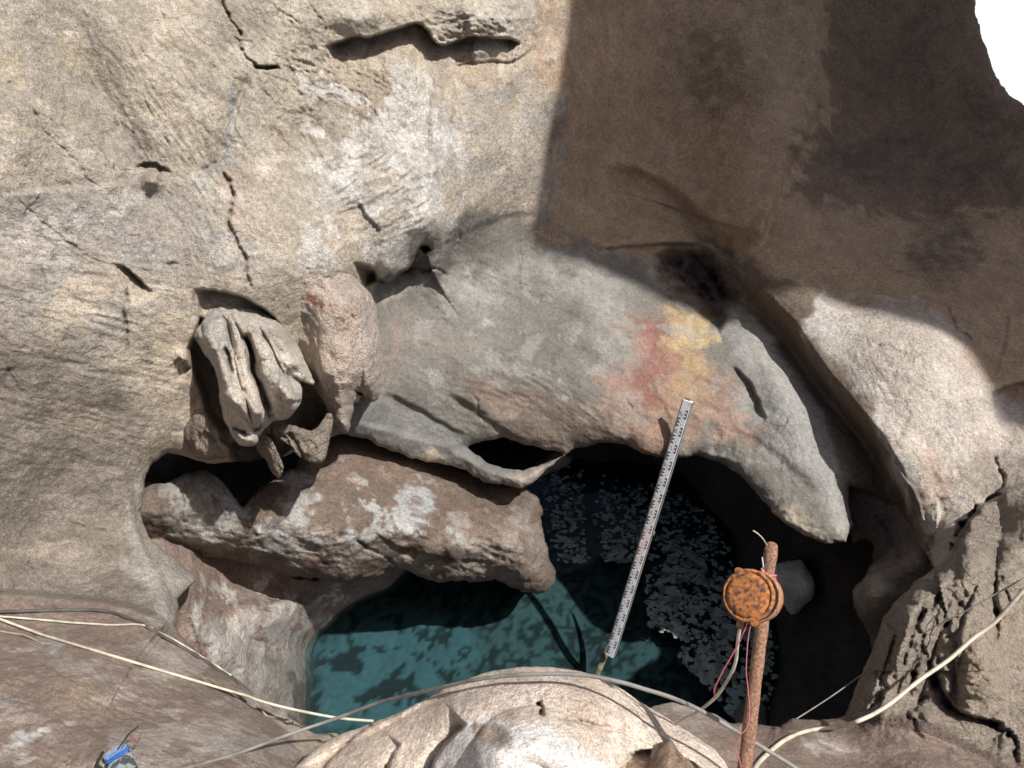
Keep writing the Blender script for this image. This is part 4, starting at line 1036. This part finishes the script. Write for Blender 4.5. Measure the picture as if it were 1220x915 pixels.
def path(pts, r, lift=0.0):
    """(u, v[, depth]); without a depth the cable lies on the rock under it"""
    P = []; ds = []
    for p in pts:
        if len(p) == 3: ds.append(p[2]); continue
        d, _ = hit(p[0], p[1]); ds.append(d if d is None else d - (r + .002 + lift))
    return [Vector(W(p[0], p[1], d if d else 2.0)) for p, d in zip(pts, ds)]
def lay(pts, step=9):
    """insert points so that a laid cable follows the rock"""
    out = []
    for a, b in zip(pts, pts[1:]):
        if len(a) == 2 and len(b) == 2:
            k = max(1, int(math.hypot(b[0] - a[0], b[1] - a[1]) / step))
            out += [(a[0] + (b[0] - a[0]) * i / k, a[1] + (b[1] - a[1]) * i / k) for i in range(k)]
        else: out.append(a)
    return out + [pts[-1]]
def cable(name, pts, r, mat, label, cat='cable', group=None, lift=.0, seg=7, parent=None, flat=1.0, n=6):
    P = path(pts, r, lift)
    # take out small depth jitter
    for _ in range(2):
        Q = [p.copy() for p in P]
        for i in range(1, len(P) - 1):
            dm = [(p - camP).length for p in (P[i - 1], P[i], P[i + 1])]
            k = min(dm[1], (dm[0] + dm[1] + dm[2]) / 3) / dm[1]
            Q[i] = camP + (P[i] - camP) * k
        P = Q
    bm = bmesh.new(); tube_bm(bm, curve_pts(P, n), r, seg, True, flat)
    o = obj(name, bm, mat, parent)
    return tag(o, label, cat, group) if label else o

M_CREAM = flat_material('cream_sheath', (.62, .56, .44), .5, 0, .25, 25)
M_OFFW = flat_material('dusty_white_sheath', (.58, .54, .45), .55, 0, .3, 25)
M_GREYC = flat_material('grey_sheath', (.26, .245, .22), .6, 0, .3, 25)
M_DARKC = flat_material('dark_sheath', (.09, .08, .07), .6, 0, .3, 25)
M_TAN = flat_material('dusty_tan_sheath', (.34, .29, .23), .7, 0, .3, 25)

def C9(p): return [(800 + x / 2.905, 600 + y / 2.905) for x, y in p]
def C7(p): return [(x / 2.905, 600 + y / 2.905) for x, y in p]
# cables (laid on the rock where they touch it)
cc = C9([(1290,235),(1220,300),(1130,400),(1085,437),(1040,470),(960,540),(860,610),(760,690),(700,728),(640,755),(600,768),(560,775),(500,782),(460,790),(420,805),(390,820),(360,842),(340,860),(310,888),(290,915),(280,950)])
zc = [2.25,2.25,2.28,2.28,2.30,2.28,2.24,2.2,2.18,2.16,None,None,None,None,None,None,None,None,None,None,None]
cable('cable', [(u, v) if z is None else (u, v, z) for (u, v), z in zip(cc, zc)], .0062, M_CREAM, 'thick cream cable sweeping from the right edge down over the jagged rock to the ledge', n=8)
cable('cord', [(1235,680,2.3),(1150,728,2.35),(1090,760,2.45),(1035,798,2.55),(990,830,2.5),(948,857,2.35)], .0022, M_GREYC, 'thin taut dark cord above the thick cream cable at right', 'cord')
cable('cable', [(200,925),(224,915),(282,898),(344,875,2.1),(400,856,2.15),(452,837,2.05),(500,825,1.86),(538,816,1.78),(565,810,1.73),(593,806,1.70),(641,803,1.67),(693,804,1.655),(737,812,1.65),(768,821,1.64),(800,831,1.63),(834,846,1.61),(872,868,1.6),(903,887,1.6),(951,917,1.6),(985,940,1.6)], .0048, M_GREYC, 'grey cable arching over the cream mound and past the rusty pipe', n=8)
cable('cable', lay(C7([(-40,380),(0,390),(120,400),(250,412),(380,420),(470,418),(510,425),(600,470),(660,505),(700,530),(740,555),(800,595)]), 12), .0035, M_OFFW, 'upper of the two thin white cables on the left ledge, ending on the ledge rim', 'cable', lift=.004, n=4)
cable('cable', C7([(-40,392)]) and [(u, v) for u, v in lay(C7([(-30,392),(0,400),(150,455),(300,500),(450,545),(600,590),(750,635),(850,664)]), 14)] + [(310,835,2.28),(344,844,2.30),(400,855,2.30),(445,859,2.30)], .0042, M_CREAM, 'lower cream cable crossing the left ledge with its free end over the pool', 'cable', lift=.006, n=4)
cable('hose', lay([(-20,731),(0,729),(69,727),(117,727),(138,731),(165,741),(180,750),(207,765),(241,786),(275,808),(300,828)], 12), .0055, M_DARKC, 'dark grey hose lying along the back of the left ledge', 'hose', lift=.001, n=4)
cable('cable', lay([(300,832),(318,853),(340,857),(366,866)], 8), .004, M_GREYC, 'short grey cable end hanging off the rim of the left ledge', 'cable', lift=.003, n=4)
cable('cord', lay([(0,752),(30,757),(52,767)], 10), .003, M_TAN, 'short dusty tan cord stub under the two white cables at the left edge', 'cord', lift=.002, n=4)

# ---- staff
M_STAFF = flat_material('white_staff_enamel', (.80, .81, .82), .45, 0, .35, 30, 0, (.60, .60, .58), .5, .75)
M_STAFFSIDE = flat_material('staff_aluminium', (.30, .30, .29), .5, .2, .3, 30)
M_BLACKP = flat_material('black_print', (.05, .05, .055), .6)
M_REDP = flat_material('red_print', (.45, .06, .06), .6)
dt, _ = hit(816, 482)
print('staff top rock', dt)
A = Vector(W(727, 781, 4.42)); B = Vector(W(820, 477, (dt or 4.0) - .06))
for _k in range(60):
    ok_ = True
    for i in range(3, 24):
        f_ = i / 24; P_ = A.lerp(B, f_); u_, v_ = to_px(P_.x, P_.y, P_.z)
        for du in (-6, 0, 6):
            h_, _ = hit(u_ + du, v_)
            if h_ and h_ < (P_ - camP).dot(Vector((0, CP, -SP))) + .02: ok_ = False
    if ok_: break
    B = Vector(W(820, 477, (B - camP).dot(Vector((0, CP, -SP))) - .02))
print('staff top', (B - camP).length)
ax = (B - A); LEN = ax.length; ax.normalize()
view = (camP - (A + B) / 2).normalized()
nrm = (view - ax * view.dot(ax)); nrm = (nrm + Vector((-.25, 0, 0))).normalized(); nrm = (nrm - ax * nrm.dot(ax)).normalized()
sx = ax.cross(nrm).normalized()
if sx.x < 0: sx = -sx
staff = empty('levelling_staff', A, label='white graduated levelling staff leaning against the rock shield above the pool', cat='measuring staff')
def obox(bm, o, a, b, c, x0, x1, y0, y1, z0, z1):
    vs = [bm.verts.new(o + a * x + b * y + c * z) for x in (x0, x1) for y in (y0, y1) for z in (z0, z1)]
    for f in ((0,1,3,2),(4,6,7,5),(0,4,5,1),(2,3,7,6),(0,2,6,4),(1,5,7,3)): bm.faces.new([vs[i] for i in f])
HW = .0235; TH = .013
cut = LEN * .50
bm = bmesh.new(); obox(bm, A, sx, nrm, ax, -HW, HW, -TH, TH, 0, LEN)
bmesh.ops.bevel(bm, geom=list(bm.edges), offset=.002, segments=1, affect='EDGES'); obj('staff_face', bm, M_STAFF, staff)
bm = bmesh.new(); obox(bm, A, sx, nrm, ax, HW + .0005, HW + .005, -TH - .002, TH - .002, .01, LEN - .004); obj('side_rail', bm, M_STAFFSIDE, staff)
bm = bmesh.new(); obox(bm, A, sx, nrm, ax, -HW - .005, -HW - .0005, -TH - .002, TH - .002, .01, LEN - .004); obj('side_rail', bm, M_STAFFSIDE, staff)
bm = bmesh.new(); obox(bm, A, sx, nrm, ax, -HW * .7, HW * .5, -TH * 1.1, TH * .5, LEN + .001, LEN + .012); obj('end_cap', bm, M_STAFFSIDE, staff)
bm = bmesh.new(); obox(bm, A, sx, nrm, ax, HW + .0055, HW + .014, -.006, .006, cut + .03, cut + .05); obj('clamp_button', bm, M_STAFFSIDE, staff)
SEG7 = {'0':'abcdef','1':'bc','2':'abged','3':'abgcd','4':'fgbc','5':'afgcd','6':'afgedc','7':'abc','8':'abcdefg','9':'abcdfg'}
def digit(bm, ch, x, z, w_, h_, flip):
    t_ = .0015; y0, y1 = TH + .0002, TH + .0007
    for s_ in SEG7[ch]:
        r = {'a':(0,w_,h_-t_,h_),'g':(0,w_,h_/2-t_/2,h_/2+t_/2),'d':(0,w_,0,t_),'f':(0,t_,h_/2,h_),'b':(w_-t_,w_,h_/2,h_),'e':(0,t_,0,h_/2),'c':(w_-t_,w_,0,h_/2)}[s_]
        obox(bm, A, sx, nrm, ax, x + r[0], x + r[1], y0, y1, z + r[2], z + r[3])
black, red, black2 = bmesh.new(), bmesh.new(), bmesh.new()
z = LEN - .05; k = 0
while z > .04:
    frac = z / LEN
    bm = red if .42 < frac < .56 else (black if frac >= .56 else black2)
    y0, y1 = TH + .0002, TH + .0007
    right = (k % 2 == 0)
    bx0, bx1 = (.007, .020) if right else (-.020, -.007)
    spx = (bx1 - .0028, bx1) if right else (bx0, bx0 + .0028)
    # E block, 5 cm
    for j in range(3): obox(bm, A, sx, nrm, ax, bx0, bx1, y0, y1, z - .02 * j - .0075, z - .02 * j)
    obox(bm, A, sx, nrm, ax, spx[0], spx[1], y0, y1, z - .05, z)
    # tick column on the other half and the decimetre figure
    for j in range(3):
        c_ = -.004 if right else .004
        if j != 1: continue
        obox(bm, A, sx, nrm, ax, c_ - .0016, c_ + .0016, y0, y1, z - .02 * j - .017, z - .02 * j - .012)
    if right: digit(bm, str((9 - k // 2) % 10), -.019, z - .036, .010, .020, False)
    z -= .05; k += 1
obj('black_graduations', black, M_BLACKP, staff); obj('black_graduations', black2, M_BLACKP, staff); obj('red_graduations', red, M_REDP, staff)
M_MOSS = flat_material('slimy_wood', (.155, .145, .085), .8, 0, .5, 40, .003, (.07, .065, .045))
bm = bmesh.new(); pts = [Vector(W(758, 688, 4.46)), Vector(W(745, 722, 4.50)), Vector(W(728, 762, 4.53)), Vector(W(718, 787, 4.50)), Vector(W(707, 814, 4.46)), Vector(W(700, 832, 4.6))]
tube_bm(bm, curve_pts(pts, 6), .016, 8, True, 1, lambda t: .010 + .010 * min(1, t * 1.6))
tag(obj('wooden_pole', bm, M_MOSS), 'mossy yellow-green pole standing in the pool behind the foot of the white staff', 'pole')

# ---- rusty pipe with its junction box
M_RUST = flat_material('pipe_rust', (.36, .19, .115), .9, .0, .5, 190, .002, (.14, .08, .058), .38, .64)
M_RUST2 = flat_material('orange_rust', (.55, .20, .050), .9, .0, .5, 120, .003, (.095, .055, .045), .40, .66)
M_RUST3 = flat_material('box_rust', (.50, .24, .11), .9, .0, .5, 160, .002, (.22, .12, .075), .42, .62)
M_DARK = flat_material('dark_gap', (.02, .018, .015), .9)
M_PINK = flat_material('pink_string', (.72, .17, .22), .6)
M_WIRE = flat_material('pale_wire', (.50, .47, .40), .5)
PB = Vector(W(868, 1075, 1.42)); PT = Vector(W(919, 652, 1.60))
pipe = empty('rusty_pipe', PB, label='upright rusty iron pipe carrying a round orange rusted junction box', cat='pipe')
bm = bmesh.new(); pts = [PB.lerp(PT, i / 40) for i in range(41)]
def prad(t): return .0142 - .0012 * t + .0008 * perlin(np.array([[t * 23, 1.5, 2.5]]))[0] + .0004 * math.sin(t * 60) + (.0010 if .955 < t < .985 else 0)
tube_bm(bm, pts, .015, 18, True, 1, prad)
top = PT + (PT - PB).normalized() * .002
obj('pipe', bm, M_RUST, pipe)
bm = bmesh.new(); d_ = (PT - PB).normalized(); tube_bm(bm, [PT - d_ * .004, PT + d_ * .004, PT + d_ * .009, PT + d_ * .0115], .012, 18, True, 1, lambda t: [.0131, .0128, .010, .004][min(3, int(t * 3 + .5))]); obj('pipe_cap', bm, M_RUST, pipe)
LC = Vector(W(893, 709, 1.465)); RC = Vector(W(903, 711, 1.520))
an = (LC - RC).normalized()
e1 = an.cross(Vector((0, 0, 1))).normalized(); e2 = e1.cross(an).normalized()
def disc(bm, c0, rows, seg=44, wob=0.0, ph=0):
    """lathe about the box axis; rows of (offset along axis, radius)"""
    rg = []
    for off, r in rows:
        rg.append([bm.verts.new(c0 + an * off + e1 * math.cos(k / seg * 6.2832) * r * (1 + wob * math.sin(k * 1.7 + ph)) + e2 * math.sin(k / seg * 6.2832) * r * 1.04 * (1 + wob * math.cos(k * 2.3))) for k in range(seg)])
    for a_, b_ in zip(rg, rg[1:]):
        for k in range(seg): f = bm.faces.new((a_[k], a_[(k + 1) % seg], b_[(k + 1) % seg], b_[k])); f.smooth = True
    bm.faces.new(rg[0][::-1]); bm.faces.new(rg[-1])
RR = .0485
bm = bmesh.new(); disc(bm, RC, [(-.012, RR * .9), (-.006, RR * 1.0), (.02, RR * 1.02), (.034, RR * 1.0)], wob=.006)
box = obj('junction_box', bm, M_RUST3, pipe)
bm = bmesh.new(); disc(bm, RC + an * .034, [(.0005, RR * .97), (.004, RR * .97)]); obj('gap_disc', bm, M_DARK, box)  # near-black disc filling the gap between box and lid
bm = bmesh.new(); c2 = LC - an * .018 + Vector((-.004, 0, 0)); disc(bm, c2, [(0, RR * .99), (.004, RR * 1.02), (.012, RR * 1.03), (.017, RR * 1.0), (.018, RR * .93), (.0155, RR * .90), (.0155, RR * .86), (.019, RR * .84), (.021, RR * .70), (.0215, RR * .3), (.0215, .001)], wob=.010)
lid = obj('lid', bm, M_RUST2, box)
for (q1, q2) in ((-.8, -.72), (.86, .55)):
    bm = bmesh.new(); cc_ = c2 + e1 * RR * q1 + e2 * RR * q2 + an * .006; tube_bm(bm, [cc_ - an * .008, cc_ + an * .008, cc_ + an * .010], .007, 10); obj('screw_lug', bm, M_RUST2, lid)
bm = bmesh.new(); tube_bm(bm, [Vector(W(884, 733, 1.49)), Vector(W(881, 747, 1.50))], .0075, 12); obj('cable_gland', bm, M_RUST, box)
bm = bmesh.new()
for k_ in range(3):
    cpt = PB.lerp(PT, .903 + .006 * k_)
    ring = []
    for i in range(17):
        an_ = i / 16 * 6.2832; s1 = d_.cross(Vector((1, 0, 0))).normalized(); s2 = d_.cross(s1)
        ring.append(cpt + (s1 * math.cos(an_) + s2 * math.sin(an_)) * .0158 + d_ * .003 * math.sin(an_ + k_))
    tube_bm(bm, ring, .0022, 5, False)
obj('string_tie', bm, M_PINK, pipe); bm = bmesh.new()
tube_bm(bm, [Vector(W(907, 677, 1.535)), Vector(W(909, 682, 1.53)), Vector(W(914, 684, 1.53))], .0022, 5)
obj('string_knot', bm, M_PINK, pipe)
cable('loose_wire', [(897,632,1.56),(903,636,1.56),(909,642,1.565),(914,650,1.58)], .0014, M_WIRE, None, parent=pipe)
cable('loose_wire', [(920,666,1.56),(915,671,1.55),(909,678,1.55),(907,684,1.545)], .0016, M_DARKC, None, parent=pipe)
cable('loose_wire', [(908,664,1.56),(909,672,1.55),(910,682,1.55)], .0016, M_WIRE, None, parent=pipe)
cable('cable', [(882,745,1.50),(879,765,1.52),(876,790,1.55),(866,812,1.6),(852,831,1.66),(834,846,1.72),(817,856,1.78),(800,866,1.82),(780,872,1.9)], .0036, M_OFFW, 'pale cable drooping from the underside of the round rusty box', n=8)
cable('string', [(891,741,1.50),(886,753,1.51),(879,768,1.52),(870,784,1.54),(862,798,1.56),(855,812,1.58),(851,822,1.6),(852,831,1.62)], .0016, M_PINK, 'loose pink string hanging left of the rusty pipe, below the box', 'string', n=6)
cable('string', [(895,742,1.50),(892,756,1.50),(890,775,1.49),(889,800,1.49),(891,820,1.48),(893,850,1.47),(889,868,1.46),(882,876,1.455),(876,890,1.46),(881,905,1.45),(884,925,1.45)], .0012, flat_material('dull_pink_string', (.40, .13, .13), .6), 'fine dull pink string running down along the rusty pipe', 'string', n=6)

# ---- blue package on the left ledge
dd, nn = hit(146, 910); dd = dd or 1.75
print('blue', dd)
BA = Vector(W(136, 893, dd - .012)); BB = Vector(W(160, 940, dd - .03 - .07))
d2, _ = hit(160, 940); BB = Vector(W(160, 940, (d2 or dd) - .02))
ba = (BB - BA).normalized(); bn = (camP - BA).normalized(); bn = (bn - ba * bn.dot(ba)).normalized(); bs = ba.cross(bn).normalized()
pk = empty('blue_package', BA, label='small blue plastic battery pack with black wires lying on the left ledge', cat='battery pack')
def rbox(name, z0, z1, hw, th, mat, par):
    bm = bmesh.new(); obox(bm, BA, bs, bn, ba, -hw, hw, -th, th, z0, z1)
    bmesh.ops.bevel(bm, geom=list(bm.edges), offset=min(th, hw) * .35, segments=3, affect='EDGES'); return obj(name, bm, mat, par)
M_BL1 = flat_material('pale_blue_plastic', (.20, .26, .40), .35, 0, .3, 60); M_BL2 = flat_material('blue_plastic', (.03, .13, .42), .3, 0, .4, 50); M_BL3 = flat_material('printed_sleeve', (.05, .06, .065), .35, 0, .6, 70, 0, (.24, .27, .26), .50, .58)
rbox('end_cap', 0, .016, .024, .010, M_BL1, pk); rbox('blue_band', .0165, .027, .0255, .0115, M_BL2, pk); rbox('sleeve', .0275, .075, .0245, .011, M_BL3, pk); rbox('blue_band', .0755, .11, .0255, .0115, M_BL2, pk)
bm = bmesh.new(); obox(bm, BA, bs, bn, ba, .0, .003, .0, .014, .0, .001); bm.free()
sg = 1 if bs.x < 0 else -1
bm = bmesh.new(); cpt = BA + bs * .036 * sg + ba * .02; tube_bm(bm, curve_pts([cpt - ba * .03 - bs * .016 * sg, cpt - ba * .012 + bs * .004 * sg, cpt + ba * .008, cpt + ba * .05, cpt + ba * .09], 5), .0038, 8); obj('strap', bm, M_DARK, pk)
cable('wire', [(139,894,dd - .02),(146,885,dd - .02),(152,876,dd - .014),(158,871,dd - .01),(165,865,dd - .008)], .0016, M_DARK, None, parent=pk)
cable('wire', [(145,892,dd - .02),(149,885,dd - .02),(153,877,dd - .014),(157,875,dd - .01)], .0012, M_DARKC, None, parent=pk)
cable('wire', [(154,877,dd - .012),(159,881,dd - .01),(164,884,dd - .01),(168,874,dd - .01)], .0014, flat_material('red_wire', (.22, .06, .05), .5), None, parent=pk)
